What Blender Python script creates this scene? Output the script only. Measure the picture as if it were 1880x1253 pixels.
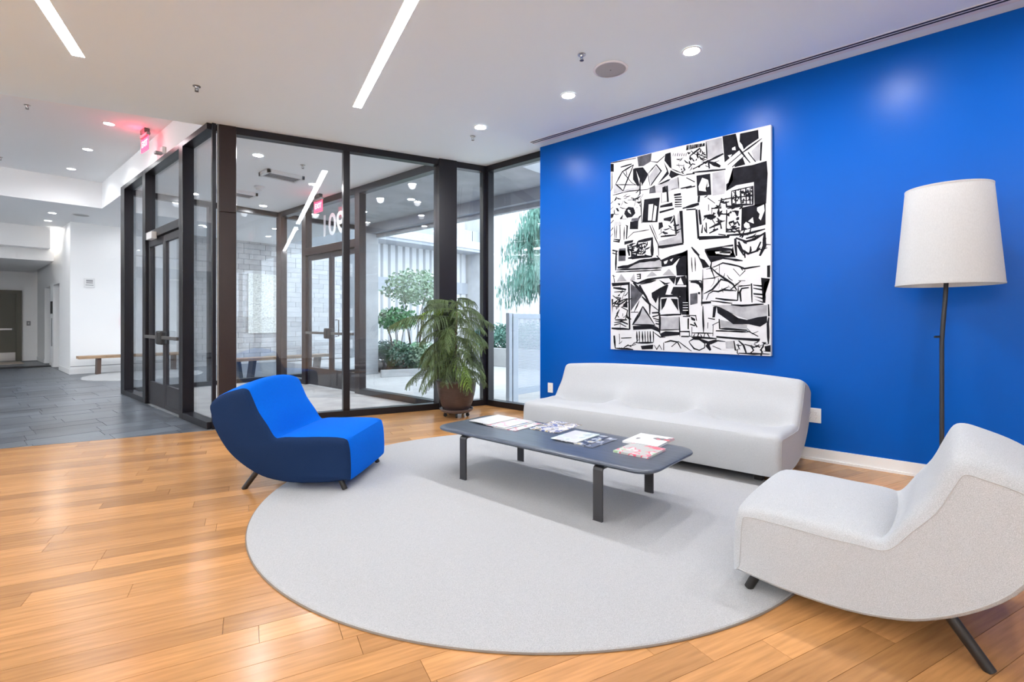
import bpy, bmesh, math, random
from mathutils import Vector, Matrix
from mathutils.geometry import tessellate_polygon
R = math.radians
scene = bpy.context.scene
C = scene.collection
for o in list(bpy.data.objects):
    bpy.data.objects.remove(o)

# ------------------------------------------------------------------ camera
FPX, CX, HY, EYE = 922.0, 940.0, 588.0, 1.25          # focal length (px), principal x, horizon row, eye height
cam_d = bpy.data.cameras.new('camera'); cam = bpy.data.objects.new('camera', cam_d); C.objects.link(cam)
cam_d.sensor_width = 36.0; cam_d.lens = 36.0 * FPX / 1880.0
cam_d.shift_y = -(626.5 - HY) / 1880.0
HEAD = math.atan2(922.0, 817.0)                          # heading clockwise from +Y
cam.location = (0, 0, EYE); cam.rotation_euler = (R(90), 0, -HEAD)
cam_d.clip_start = 0.05; cam_d.clip_end = 300
scene.camera = cam
# ------------------------------------------------------------------ world, exposure
world = bpy.data.worlds.new('world'); scene.world = world; world.use_nodes = True
bg = world.node_tree.nodes['Background']
bg.inputs[0].default_value = (0.80, 0.90, 1.0, 1); bg.inputs[1].default_value = 2.8
scene.view_settings.view_transform = 'Standard'; scene.view_settings.look = 'None'
scene.view_settings.gamma = 1.0; scene.view_settings.use_curve_mapping = False
scene.view_settings.exposure = 0.94
STRIP_E, DOWN_E, SPOT_W = 17.0, 300.0, 18.0

# ------------------------------------------------------------------ pixel -> place helpers
FWX, FWY = math.sin(HEAD), math.cos(HEAD)                  # forward = (fc, fs), right = (fs, -fc)
def ray(x):
    k = (x - CX) / FPX
    return FWX + k * FWY, FWY - k * FWX
def onfloor(x, y, z=0.0):
    d = (EYE - z) * FPX / (y - HY); rx, ry = ray(x)
    return Vector((rx * d, ry * d, z))
def onX(x, y, X):
    rx, ry = ray(x); d = X / rx
    return Vector((X, ry * d, EYE - d * (y - HY) / FPX))
def onY(x, y, Y):
    rx, ry = ray(x); d = Y / ry
    return Vector((rx * d, Y, EYE - d * (y - HY) / FPX))
def project(p):
    d = p[0] * FWX + p[1] * FWY; l = p[0] * FWY - p[1] * FWX
    if d < 0.05: return None
    return CX + FPX * l / d, HY + FPX * (EYE - p[2]) / d
def in_frame(p, m=0):
    q = project(p)
    return q is not None and -m < q[0] < 1880 + m and -m < q[1] < 1253 + m

# ------------------------------------------------------------------ materials
MATS = {}
def mat(name, col, rough=0.5, metal=0.0, spec=0.5, var=0.0, vscale=8.0, bump=0.0, bscale=200.0, coat=0.0, stretch=None, objrand=0.0, sheen=0.0, speck=0.0, sscale=600.0):
    m = bpy.data.materials.new(name); m.use_nodes = True; MATS[name] = m
    nt = m.node_tree; b = nt.nodes['Principled BSDF']; L = nt.links
    b.inputs['Base Color'].default_value = (*col, 1); b.inputs['Roughness'].default_value = rough
    b.inputs['Metallic'].default_value = metal; b.inputs['Specular IOR Level'].default_value = spec
    b.inputs['Coat Weight'].default_value = coat; b.inputs['Coat Roughness'].default_value = 0.1
    b.inputs['Sheen Weight'].default_value = sheen
    tc = nt.nodes.new('ShaderNodeTexCoord'); mp = nt.nodes.new('ShaderNodeMapping')
    L.new(tc.outputs['Object'], mp.inputs[0])
    if stretch: mp.inputs['Scale'].default_value = stretch
    src = None
    def mixmul(prev, facnode_out, amt):
        mr = nt.nodes.new('ShaderNodeMapRange'); L.new(facnode_out, mr.inputs[0])
        mr.inputs[1].default_value = 0.3 if amt != objrand else 0.0; mr.inputs[2].default_value = 0.7 if amt != objrand else 1.0
        mr.inputs[3].default_value = 1 - amt; mr.inputs[4].default_value = 1 + amt * 0.6
        mx = nt.nodes.new('ShaderNodeMix'); mx.data_type = 'RGBA'; mx.blend_type = 'MULTIPLY'; mx.inputs[0].default_value = 1.0
        if prev is None: mx.inputs[6].default_value = (*col, 1)
        else: L.new(prev, mx.inputs[6])
        L.new(mr.outputs[0], mx.inputs[7])
        return mx.outputs[2]
    if objrand:
        oi = nt.nodes.new('ShaderNodeObjectInfo'); src = mixmul(src, oi.outputs['Random'], objrand)
        ad = nt.nodes.new('ShaderNodeVectorMath'); ad.operation = 'SCALE'; ad.inputs['Scale'].default_value = 37.0
        cb = nt.nodes.new('ShaderNodeCombineXYZ'); L.new(oi.outputs['Random'], cb.inputs[0]); L.new(oi.outputs['Random'], cb.inputs[1]); L.new(cb.outputs[0], ad.inputs[0])
        L.new(ad.outputs[0], mp.inputs['Location'])
    if var:
        n = nt.nodes.new('ShaderNodeTexNoise'); n.inputs['Scale'].default_value = vscale; n.inputs['Detail'].default_value = 6
        L.new(mp.outputs[0], n.inputs['Vector']); src = mixmul(src, n.outputs['Fac'], var)
    if speck:
        n = nt.nodes.new('ShaderNodeTexNoise'); n.inputs['Scale'].default_value = sscale; n.inputs['Detail'].default_value = 1
        L.new(mp.outputs[0], n.inputs['Vector']); src = mixmul(src, n.outputs['Fac'], speck)
    if src is not None: L.new(src, b.inputs['Base Color'])
    if bump:
        n = nt.nodes.new('ShaderNodeTexNoise'); n.inputs['Scale'].default_value = bscale; n.inputs['Detail'].default_value = 3
        L.new(mp.outputs[0], n.inputs['Vector'])
        bp = nt.nodes.new('ShaderNodeBump'); bp.inputs['Strength'].default_value = bump; bp.inputs['Distance'].default_value = 0.004
        L.new(n.outputs['Fac'], bp.inputs['Height']); L.new(bp.outputs[0], b.inputs['Normal'])
    return m
def emit(name, col, s):
    m = bpy.data.materials.new(name); m.use_nodes = True; MATS[name] = m
    nt = m.node_tree; nt.nodes.remove(nt.nodes['Principled BSDF'])
    e = nt.nodes.new('ShaderNodeEmission'); e.inputs[0].default_value = (*col, 1); e.inputs[1].default_value = s
    nt.links.new(e.outputs[0], nt.nodes['Material Output'].inputs[0]); return m
def glass(name, tint, base=0.055):
    m = bpy.data.materials.new(name); m.use_nodes = True; MATS[name] = m
    nt = m.node_tree; nt.nodes.remove(nt.nodes['Principled BSDF']); L = nt.links
    t = nt.nodes.new('ShaderNodeBsdfTransparent'); t.inputs[0].default_value = (*tint, 1)
    g = nt.nodes.new('ShaderNodeBsdfGlossy'); g.inputs['Roughness'].default_value = 0.0
    lw = nt.nodes.new('ShaderNodeLayerWeight'); lw.inputs[0].default_value = 0.5
    pw = nt.nodes.new('ShaderNodeMath'); pw.operation = 'POWER'; pw.inputs[1].default_value = 5.0
    ma = nt.nodes.new('ShaderNodeMath'); ma.operation = 'MULTIPLY_ADD'; ma.inputs[1].default_value = 0.85; ma.inputs[2].default_value = base
    mx = nt.nodes.new('ShaderNodeMixShader')
    L.new(lw.outputs['Facing'], pw.inputs[0]); L.new(pw.outputs[0], ma.inputs[0]); L.new(ma.outputs[0], mx.inputs[0])
    L.new(t.outputs[0], mx.inputs[1]); L.new(g.outputs[0], mx.inputs[2]); L.new(mx.outputs[0], nt.nodes['Material Output'].inputs[0])
    return m
mat('wood', (0.50, 0.243, 0.089), rough=0.22, spec=0.28, var=0.20, vscale=3.0, stretch=(1.2, 16, 16), objrand=0.26, bump=0.05, bscale=8)
mat('subfloor', (0.20, 0.10, 0.045), rough=0.8)
mat('slate', (0.105, 0.122, 0.145), rough=0.30, spec=0.6, var=0.35, vscale=5, objrand=0.35, bump=0.25, bscale=14)
mat('grout', (0.22, 0.23, 0.24), rough=0.9)
mat('vest_floor', (0.36, 0.355, 0.35), rough=0.55, var=0.25, vscale=3, bump=0.15, bscale=60)
mat('white_paint', (0.88, 0.88, 0.88), rough=0.55, spec=0.3, bump=0.02, bscale=300)
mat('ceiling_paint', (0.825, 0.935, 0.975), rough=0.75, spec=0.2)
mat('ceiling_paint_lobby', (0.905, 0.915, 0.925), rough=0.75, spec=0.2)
mat('blue_paint', (0.0, 0.078, 0.38), rough=0.30, spec=0.14, bump=0.10, bscale=160)
mat('trim_white', (0.82, 0.82, 0.82), rough=0.35)
mat('bronze', (0.008, 0.007, 0.010), rough=0.30, spec=0.38, metal=0.0)
mat('bronze_brown', (0.018, 0.0085, 0.008), rough=0.36, spec=0.35)
mat('door_bronze', (0.024, 0.022, 0.026), rough=0.4, spec=0.4)
mat('steel', (0.55, 0.54, 0.53), rough=0.3, metal=1.0)
mat('dark_steel', (0.16, 0.155, 0.15), rough=0.35, metal=0.6)
mat('black_metal', (0.022, 0.022, 0.025), rough=0.45)
mat('black_plastic', (0.012, 0.012, 0.013), rough=0.5)
mat('grey_plastic', (0.30, 0.30, 0.31), rough=0.5)
mat('white_plastic', (0.75, 0.75, 0.75), rough=0.4)
mat('speaker_grille', (0.42, 0.42, 0.42), rough=0.7)
mat('white_fabric', (0.46, 0.472, 0.487), rough=0.95, spec=0.1, speck=0.20, sscale=380, bump=0.5, bscale=420, sheen=0.1)
mat('sofa_fabric', (0.425, 0.433, 0.444), rough=0.95, spec=0.1, speck=0.10, sscale=320, bump=0.35, bscale=420, sheen=0.1)
mat('blue_fabric', (0.0, 0.125, 0.62), rough=0.95, spec=0.1, speck=0.15, sscale=300, bump=0.4, bscale=420)
mat('side_navy', (0.011, 0.027, 0.078), rough=0.95, spec=0.1, speck=0.20, sscale=300, bump=0.4, bscale=420)
mat('seam_thread', (0.42, 0.42, 0.42), rough=0.9)
mat('rug', (0.46, 0.462, 0.467), rough=1.0, spec=0.05, speck=0.16, sscale=170, bump=0.9, bscale=170, stretch=(1, 2.6, 1))
mat('rug_edge', (0.20, 0.16, 0.13), rough=1.0)
mat('dark_wood', (0.012, 0.010, 0.009), rough=0.45)
mat('table_top', (0.070, 0.085, 0.115), rough=0.32, spec=0.5, var=0.25, vscale=3, stretch=(12, 1.5, 4))
mat('table_leg', (0.03, 0.03, 0.033), rough=0.5, spec=0.5)
mat('bench_wood', (0.42, 0.27, 0.16), rough=0.5, var=0.3, vscale=4, stretch=(1, 10, 10))
mat('bench_leg', (0.10, 0.06, 0.045), rough=0.5)
mat('olive', (0.105, 0.098, 0.072), rough=0.45)
mat('concrete', (0.42, 0.43, 0.44), rough=0.85, var=0.18, vscale=2.5, bump=0.2, bscale=30)
mat('pale_concrete', (0.45, 0.45, 0.45), rough=0.9, var=0.12, vscale=2)
mat('block', (0.46, 0.45, 0.45), rough=0.9, objrand=0.16, var=0.15, vscale=6, bump=0.3, bscale=40)
mat('facade_white', (0.58, 0.585, 0.595), rough=0.7)
mat('facade_grey', (0.36, 0.38, 0.41), rough=0.7)
mat('paving', (0.46, 0.455, 0.445), rough=0.85, var=0.10, vscale=3)
mat('soil', (0.04, 0.028, 0.02), rough=1.0)
mat('leaf_green', (0.12, 0.30, 0.13), rough=0.5, var=0.4, vscale=6)
mat('leaf_dark', (0.10, 0.20, 0.14), rough=0.5, var=0.4, vscale=6)
mat('leaf_pale', (0.34, 0.46, 0.32), rough=0.6, var=0.4, vscale=5)
mat('cedar', (0.15, 0.31, 0.25), rough=0.7, var=0.4, vscale=4)
mat('needles', (0.10, 0.15, 0.05), rough=0.55, var=0.5, vscale=9, objrand=0.35)
mat('needles_young', (0.22, 0.36, 0.05), rough=0.5, var=0.3, vscale=9)
mat('bark', (0.10, 0.065, 0.045), rough=0.9)
mat('pot', (0.055, 0.036, 0.034), rough=0.35, var=0.35, vscale=10, stretch=(1, 1, 14), bump=0.4, bscale=6)
mat('saucer', (0.13, 0.11, 0.115), rough=0.5)
mat('canvas', (0.60, 0.60, 0.62), rough=0.85, spec=0.2, var=0.06, vscale=9)
mat('ink', (0.010, 0.010, 0.014), rough=0.8, spec=0.12, var=0.6, vscale=14)
mat('wash', (0.36, 0.36, 0.38), rough=0.85, spec=0.15, var=0.30, vscale=9)
mat('wash_dark', (0.09, 0.09, 0.105), rough=0.85, spec=0.12, var=0.5, vscale=12)
mat('linen', (0.50, 0.505, 0.505), rough=0.95, spec=0.1, speck=0.06, sscale=260, stretch=(1, 1, 0.25))
mat('paper', (0.62, 0.62, 0.62), rough=0.6)
mat('red_plastic', (0.55, 0.015, 0.03), rough=0.4)
mat('number_white', (0.80, 0.81, 0.80), rough=0.6)
mat('map_paper', (0.66, 0.66, 0.61), rough=0.8, speck=0.25, sscale=22)
mat('beige_mat', (0.50, 0.42, 0.35), rough=0.95)
mat('fence_white', (0.34, 0.38, 0.42), rough=0.5)
emit('strip_glow', (0.925, 0.965, 1.0), STRIP_E)
emit('added_washer_glow', (0.925, 0.965, 1.0), 34.0)  # emission of the unseen washers added to lift the main ceiling
emit('added_washer_lobby', (0.925, 0.965, 1.0), 85.0)  # stronger emission for the unseen washers added in the lobby
emit('lens_glow', (0.98, 0.98, 1.0), DOWN_E)
emit('lens_dim', (0.98, 0.98, 1.0), 30.0)
emit('exit_glow', (1.0, 0.06, 0.12), 2.6)
emit('exit_letters', (1.0, 0.62, 0.60), 1.6)
emit('cove_glow', (1.0, 0.95, 0.88), 14.0)
glass('glass', (0.955, 0.972, 0.985))
glass('acrylic', (0.97, 0.90, 0.91), 0.03)

# ------------------------------------------------------------------ mesh helpers
class MB:
    def __init__(self): self.v = []; self.f = []; self.smooth = False
    def add(self, vs, fs):
        n = len(self.v); self.v += [tuple(a) for a in vs]; self.f += [tuple(i + n for i in f) for f in fs]; return self
    def box(self, x0, x1, y0, y1, z0, z1):
        vs = [(x, y, z) for z in (z0, z1) for y in (y0, y1) for x in (x0, x1)]
        return self.add(vs, [(0, 2, 3, 1), (4, 5, 7, 6), (0, 1, 5, 4), (2, 6, 7, 3), (0, 4, 6, 2), (1, 3, 7, 5)])
    def bbox(self, x0, x1, y0, y1, z0, z1, b=0.004):
        # box with chamfered vertical and horizontal edges
        bm = bmesh.new(); bmesh.ops.create_cube(bm, size=1.0)
        for v in bm.verts: v.co = Vector(((x0 + x1) / 2 + v.co.x * (x1 - x0), (y0 + y1) / 2 + v.co.y * (y1 - y0), (z0 + z1) / 2 + v.co.z * (z1 - z0)))
        bmesh.ops.bevel(bm, geom=bm.edges[:], offset=b, segments=2, affect='EDGES', profile=0.5)
        bm.verts.index_update()
        self.add([v.co.copy() for v in bm.verts], [[v.index for v in f.verts] for f in bm.faces]); bm.free(); return self
    def prism(self, poly, z0, z1):
        n = len(poly); a = sum(poly[i][0] * poly[(i + 1) % n][1] - poly[(i + 1) % n][0] * poly[i][1] for i in range(n))
        if a < 0: poly = poly[::-1]
        vs = [(p[0], p[1], z0) for p in poly] + [(p[0], p[1], z1) for p in poly]
        return self.add(vs, [tuple(range(n))[::-1], tuple(range(n, 2 * n))] + [(i, (i + 1) % n, n + (i + 1) % n, n + i) for i in range(n)])
    def lathe(self, prof, n=32, cx=0, cy=0, cap=True):
        vs = []; fs = []; m = len(prof)
        for i in range(n):
            a = 2 * math.pi * i / n
            vs += [(cx + r * math.cos(a), cy + r * math.sin(a), z) for r, z in prof]
        for i in range(n):
            j = (i + 1) % n
            fs += [(i * m + k, j * m + k, j * m + k + 1, i * m + k + 1) for k in range(m - 1)]
        if cap:
            if prof[0][0] > 1e-6: fs.append(tuple(i * m for i in range(n))[::-1])
            if prof[-1][0] > 1e-6: fs.append(tuple(i * m + m - 1 for i in range(n)))
        return self.add(vs, fs)
    def tube(self, pts, rad, n=8, cap=True):
        pts = [Vector(p) for p in pts]; rs = rad if isinstance(rad, (list, tuple)) else [rad] * len(pts)
        vs = []; fs = []; up = None
        for i, p in enumerate(pts):
            t = (pts[min(i + 1, len(pts) - 1)] - pts[max(i - 1, 0)]).normalized()
            if up is None: up = Vector((0, 0, 1)) if abs(t.z) < 0.9 else Vector((1, 0, 0))
            a = t.cross(up).normalized(); b = t.cross(a).normalized(); up = -b
            up = a.cross(t)
            vs += [p + (a * math.cos(2 * math.pi * k / n) + b * math.sin(2 * math.pi * k / n)) * rs[i] for k in range(n)]
        for i in range(len(pts) - 1):
            fs += [(i * n + k, i * n + (k + 1) % n, (i + 1) * n + (k + 1) % n, (i + 1) * n + k) for k in range(n)]
        if cap: fs += [tuple(range(n))[::-1], tuple(range((len(pts) - 1) * n, len(pts) * n))]
        return self.add(vs, fs)
    def mesh(self, name):
        me = bpy.data.meshes.new(name); me.from_pydata([tuple(v) for v in self.v], [], self.f); me.update()
        bm = bmesh.new(); bm.from_mesh(me); bmesh.ops.recalc_face_normals(bm, faces=bm.faces[:]); bm.to_mesh(me); bm.free()
        return me
    def build(self, name, m, parent=None, smooth=False, loc=None, rotz=0.0):
        me = self.mesh(name); me.materials.append(MATS[m])
        if smooth:
            for p in me.polygons: p.use_smooth = True
            try: me.set_sharp_from_angle(angle=R(40))
            except Exception: pass
        o = bpy.data.objects.new(name, me); C.objects.link(o)
        if parent is not None: o.parent = parent
        if loc is not None: o.location = loc
        o.rotation_euler = (0, 0, rotz)
        return o
def tag(o, label=None, cat=None, group=None, kind=None):
    if label: o['label'] = label
    if cat: o['category'] = cat
    if group: o['group'] = group
    if kind: o['kind'] = kind
    return o
def thing(name, label, cat, loc=(0, 0, 0), rotz=0.0, group=None, kind=None):
    o = bpy.data.objects.new(name, None); C.objects.link(o); o.empty_display_size = 0.1
    o.location = loc; o.rotation_euler = (0, 0, rotz); return tag(o, label, cat, group, kind)
def dup(root, loc, rotz, label, group=None):
    r = root.copy(); C.objects.link(r); r.location = loc; r.rotation_euler = (0, 0, rotz); r['label'] = label
    if group: r['group'] = group
    for ch in list(root.children):
        c = ch.copy(); C.objects.link(c); c.parent = r
        for g in list(ch.children):
            d = g.copy(); C.objects.link(d); d.parent = c
    return r
def text_mesh(name, s, size, m, parent, mw, depth=0.002, align='CENTER'):
    cu = bpy.data.curves.new(name, 'FONT'); cu.body = s; cu.size = size; cu.extrude = depth; cu.offset = size * .018; cu.align_x = align; cu.align_y = 'CENTER'
    t = bpy.data.objects.new(name + '_tmp', cu); C.objects.link(t)
    dg = bpy.context.evaluated_depsgraph_get(); me = bpy.data.meshes.new_from_object(t.evaluated_get(dg))
    bpy.data.objects.remove(t); bpy.data.curves.remove(cu)
    me.materials.clear(); me.materials.append(MATS[m]); me.name = name
    o = bpy.data.objects.new(name, me); C.objects.link(o); o.parent = parent; o.matrix_local = mw
    return o
def clip(poly, a, b, c_):
    # keep a*x+b*y<=c
    out = []
    for i in range(len(poly)):
        p, q = poly[i], poly[(i + 1) % len(poly)]
        dp = a * p[0] + b * p[1] - c_; dq = a * q[0] + b * q[1] - c_
        if dp <= 0: out.append(p)
        if (dp < 0 < dq) or (dq < 0 < dp):
            t = dp / (dp - dq); out.append((p[0] + t * (q[0] - p[0]), p[1] + t * (q[1] - p[1])))
    return out

# ------------------------------------------------------------------ the two directions of the building
AB = R(-20.807)                                           # front glass wall and floor boards
VB = Vector((math.cos(AB), math.sin(AB), 0)); NB = Vector((-math.sin(AB), math.cos(AB), 0))
P0 = Vector((5.319, 5.209, 0))                            # window corner
def bline(X, off=0.0):                                    # Y of the glass line (shifted by off along NB) at X
    return P0.y + (X - P0.x) * VB.y / VB.x + off / NB.y
CEIL, COF = 3.51, 4.03
XB, XL, XV, YV = 5.16, 2.045, 4.70, 10.72                 # blue wall, left glass, vestibule right, vestibule back
XMIN, YMIN, YMAX = -5.0, -4.5, 21.4

# ================================================================== STRUCTURE
rnd = random.Random(7)
# ---- wooden floor
BORD = -0.14
m = MB(); m.prism([(XMIN, YMIN), (5.5, YMIN), (5.5, bline(5.5, 0)), (XMIN, bline(XMIN, 0))], -0.20, -0.013)
floor = tag(m.build('floor', 'subfloor'), 'honey oak plank floor running diagonally under the seating area', 'floor', kind='structure')
planks = []
def uv2(u, v): p = P0 + VB * u + NB * v; return (p.x, p.y)
def make_plank(u0, u1, v0, v1, xmin=None):
    g = 0.0009
    poly = [uv2(u0 + g, v0 + g), uv2(u1 - g, v0 + g), uv2(u1 - g, v1 - g), uv2(u0 + g, v1 - g)]
    poly = clip(poly, 1, 0, 5.152 if uv2(0, 0)[1] + (v1 / NB.y) + (5.16 - P0.x) * VB.y / VB.x < 4.2 else 5.27)
    poly = clip(poly, -1, 0, -XMIN); poly = clip(poly, 0, -1, -YMIN)
    if xmin is not None: poly = clip(poly, -1, 0, -xmin)
    if len(poly) < 3: return
    cu, cv = (u0 + u1) / 2, (v0 + v1) / 2
    planks.append((poly, uv2(cu, cv)))
PW = 0.127
row = 0
v1 = -0.05
while v1 > -13.0:
    v0 = BORD if row == 0 else v1 - PW
    u = -13.0 + rnd.random() * 1.2
    while u < 6.0:
        l = rnd.choice((0.75, 1.0, 1.25, 1.5, 1.8, 2.1))
        make_plank(u, u + l, v0, v1, xmin=2.13 if row == 0 else None); u += l
    v1 = v0; row += 1
def vis(poly):
    pts = list(poly) + [((poly[i][0] + poly[i - 1][0]) / 2, (poly[i][1] + poly[i - 1][1]) / 2) for i in range(len(poly))]
    cxp = (sum(p[0] for p in poly) / len(poly), sum(p[1] for p in poly) / len(poly)); pts.append(cxp)
    return any(in_frame((p[0], p[1], 0), 10) for p in pts)
vp = [p for p in planks if vis(p[0])]
vp.sort(key=lambda p: p[1][0] ** 2 + p[1][1] ** 2)
keep = set(id(p) for p in vp[:300])
rest = MB()
def local_poly(poly, c, ang):
    ca, sa = math.cos(-ang), math.sin(-ang)
    return [((p[0] - c[0]) * ca - (p[1] - c[1]) * sa, (p[0] - c[0]) * sa + (p[1] - c[1]) * ca) for p in poly]
for p in planks:
    if id(p) in keep:
        MB().prism(local_poly(p[0], p[1], AB), -0.012, 0.0).build('plank', 'wood', floor, loc=(p[1][0], p[1][1], 0), rotz=AB)
    else:
        rest.prism(local_poly(p[0], (0, 0), AB), -0.012, 0.0)
tag(rest.build('planks_beyond', 'wood', floor, rotz=AB), kind='stuff')
# ---- slate lobby floor
m = MB(); m.prism([(XMIN, bline(XMIN, BORD)), (XL + 0.05, bline(XL + 0.05, BORD)), (XL + 0.05, YV - 0.1), (6.7, YV - 0.1), (6.7, 15.3), (2.3, 15.3), (2.3, YMAX + .2), (XMIN, YMAX + .2)], -0.20, -0.006)
slate = tag(m.build('floor_lobby', 'grout'), 'dark slate tile floor of the lobby left of the glass vestibule', 'floor', kind='structure')
rest = MB(); tiles = []
y = 5.4; r = 0
while y < 20.5:
    x = XMIN - rnd.random() * 0.6
    while x < 6.7:
        poly = [(x + .0025, y + .0025), (x + .61 - .0025, y + .0025), (x + .61 - .0025, y + .305 - .0025), (x + .0025, y + .305 - .0025)]
        poly = clip(poly, -NB.x, -NB.y, -((P0.x * NB.x + P0.y * NB.y) + BORD + 0.004))
        xr = (XL - 0.06) if y < YV - 0.2 else (6.7 if y < 15.1 else 1.86)
        poly = clip(poly, 1, 0, xr); poly = clip(poly, -1, 0, -XMIN)
        if len(poly) >= 3: tiles.append((poly, (x + .305, y + .15)))
        x += .61
    y += .305; r += 1
for poly, c in tiles:
    if vis(poly) and c[1] < 15.0 and c[0] < 2.3:
        MB().prism(local_poly(poly, c, 0), -0.008, rnd.uniform(-.001, .001)).build('slate_tile', 'slate', slate, loc=(c[0], c[1], 0))
    else: rest.prism(poly, -0.008, 0.0)
tag(rest.build('slate_beyond', 'slate', slate), kind='stuff')
# ---- vestibule floor
m = MB(); m.prism([(XL + 0.05, bline(XL + 0.05, 0.0)), (XV - .02, bline(XV - .02, 0.0)), (XV - .02, YV), (XL + 0.05, YV)], -0.2, -0.004)
tag(m.build('floor_vestibule', 'vest_floor'), 'pale grey entrance floor inside the glass vestibule', 'floor', kind='structure')
# ---- ceilings
m = MB(); m.prism([(XMIN, YMIN), (5.6, YMIN), (5.6, bline(5.6, 0.06)), (XMIN, bline(XMIN, 0.06))], CEIL, 4.3)
ceiling = tag(m.build('ceiling', 'ceiling_paint'), 'smooth white ceiling over the seating area', 'ceiling', kind='structure')
m = MB(); m.prism([(XL + 0.06, bline(XL + .06, 0.06)), (XV + .06, bline(XV + .06, 0.06)), (XV + .06, YV), (6.72, YV), (6.72, 15.5), (XL - .1, 15.5), (XL - .1, YMAX + .2), (XMIN, YMAX + .2), (XMIN, 12.95), (XL + .06, 12.95)], CEIL, 4.3)
tag(m.build('ceiling_lobby', 'ceiling_paint_lobby'), 'lower white ceiling over the vestibule and far lobby', 'ceiling', kind='structure')
m = MB(); m.prism([(XMIN, bline(XMIN, 0.0)), (XL + .1, bline(XL + .1, 0.0)), (XL + .1, 13.0), (XMIN, 13.0)], COF, 4.5)
tag(m.build('ceiling_recess', 'ceiling_paint_lobby'), 'raised ceiling recess over the lobby beside the vestibule', 'ceiling', kind='structure')
# ---- walls
m = MB().box(XB, 5.55, YMIN, 4.08, 0, CEIL)
wall_right = tag(m.build('wall_right', 'blue_paint'), 'glossy cobalt blue feature wall behind the sofa', 'wall', kind='structure')
m = MB(); m.prism([(XB - .018, YMIN), (XB, YMIN), (XB, 4.08), (XB - .018, 4.08)], 0, .105); m.prism([(XB - .03, YMIN), (XB - .018, YMIN), (XB - .018, 4.08), (XB - .03, 4.08)], 0, .02)
tag(m.build('baseboard_right', 'trim_white'), 'white baseboard along the foot of the blue wall', 'baseboard', kind='structure')
m = MB().box(XMIN - .2, 5.55, YMIN - .2, YMIN, 0, CEIL); tag(m.build('wall_back', 'white_paint'), 'plain white wall behind the viewpoint', 'wall', kind='structure')
m = MB().box(XMIN - .2, XMIN, YMIN, YMAX, 0, 4.3); tag(m.build('wall_left', 'white_paint'), 'plain white wall on the far left side', 'wall', kind='structure')
m = MB().box(1.91, 4.0, 15.22, 15.5, 0, CEIL)
wl = tag(m.build('wall_lobby', 'white_paint'), 'white lobby wall with bench left of the vestibule', 'wall', kind='structure')
MB().box(1.9, 4.0, 15.205, 15.22, 0.0, .12).build('wall_base', 'trim_white', wl)
MB().box(1.9, 4.0, 15.215, 15.222, .17, .185).build('reveal_line', 'grey_plastic', wl)
# block wall behind the vestibule: courses of separate blocks
m = MB().box(4.0, 9.2, 15.24, 15.5, 0, 4.6)
wb = tag(m.build('wall_block', 'grout'), 'pale grey coursed block wall seen through the vestibule glass', 'wall', kind='structure')
bme = {}
for w_ in (.6, .45, .3):
    mm = MB().bbox(0, w_ - .008, -.02, .01, 0, .142, .004).mesh('block'); mm.materials.append(MATS['block']); bme[w_] = mm
z = 0.0; nblk = 0; restb = MB()
while z < 3.45:
    x = 4.0
    while x < 9.15:
        w_ = rnd.choice((.6, .45, .3))
        if x + w_ > 9.2: break
        if nblk < 290 and in_frame((x, 15.2, z)) and 430 < project((x, 15.2, z))[0] < 700:
            o = bpy.data.objects.new('block', bme[w_]); C.objects.link(o); o.parent = wb; o.location = (x, 15.24, z); nblk += 1
        else: restb.box(x, x + w_ - .008, 15.22, 15.25, z, z + .142)
        x += w_
    z += .15
tag(restb.build('blocks_beyond', 'block', wb), kind='stuff')
# lift wall running away along X=1.9, with two openings
wa = thing('wall_lift', 'white corridor wall with two lift openings beyond the bench', 'wall', kind='structure')
def liftwall(y0, y1, z0, z1, name='wall_panel'): MB().box(1.9, 2.15, y0, y1, z0, z1).build(name, 'white_paint', wa)
liftwall(15.5, 16.87, 0, CEIL); liftwall(16.87, 17.92, 2.18, CEIL); liftwall(17.92, 18.55, 0, CEIL); liftwall(18.55, 19.68, 2.18, CEIL); liftwall(19.68, YMAX, 0, CEIL)
MB().box(1.9, 1.91, 15.222, 15.5, 0, CEIL).build('wall_panel', 'white_paint', wa)
MB().box(2.22, 2.3, 15.5, YMAX + .2, 0, CEIL).build('added_light_stop', 'white_paint', wa)  # unseen backing added behind the openings to stop light leaking in
for y0, y1 in ((16.87, 17.92), (18.55, 19.68)): MB().box(2.12, 2.2, y0, y1, 0, 2.18).build('lift_door', 'grey_plastic', wa)
for y0, y1 in ((15.21, 16.87), (17.92, 18.55), (19.68, YMAX)): MB().box(1.885, 1.90, y0, y1, 0, .12).build('wall_base', 'trim_white', wa)
MB().box(1.875, 1.9, 18.05, 18.28, 1.42, 1.75).build('lift_sign', 'black_plastic', wa)
MB().box(1.89, 1.9, 18.12, 18.24, .55, 1.30).build('call_panel', 'grey_plastic', wa)
m = MB().box(XMIN, 2.15, YMAX, YMAX + .2, 0, CEIL); wf = tag(m.build('wall_far', 'white_paint'), 'warm white end wall with the olive door', 'wall', kind='structure')
# dropped soffit at the far left
m = MB().box(XMIN, 1.80, 16.9, YMAX, 2.72, CEIL); m.box(XMIN, 1.70, 16.55, 16.9, 3.0, CEIL)
tag(m.build('trim_soffit', 'white_paint'), 'dropped white soffit box over the corridor to the olive door', 'soffit', kind='structure')
m = MB().box(XMIN, 1.88, 18.15, 18.45, 0, .03); tag(m.build('trim_threshold', 'black_plastic'), 'black threshold strip across the corridor floor', 'threshold', kind='structure')
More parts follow.
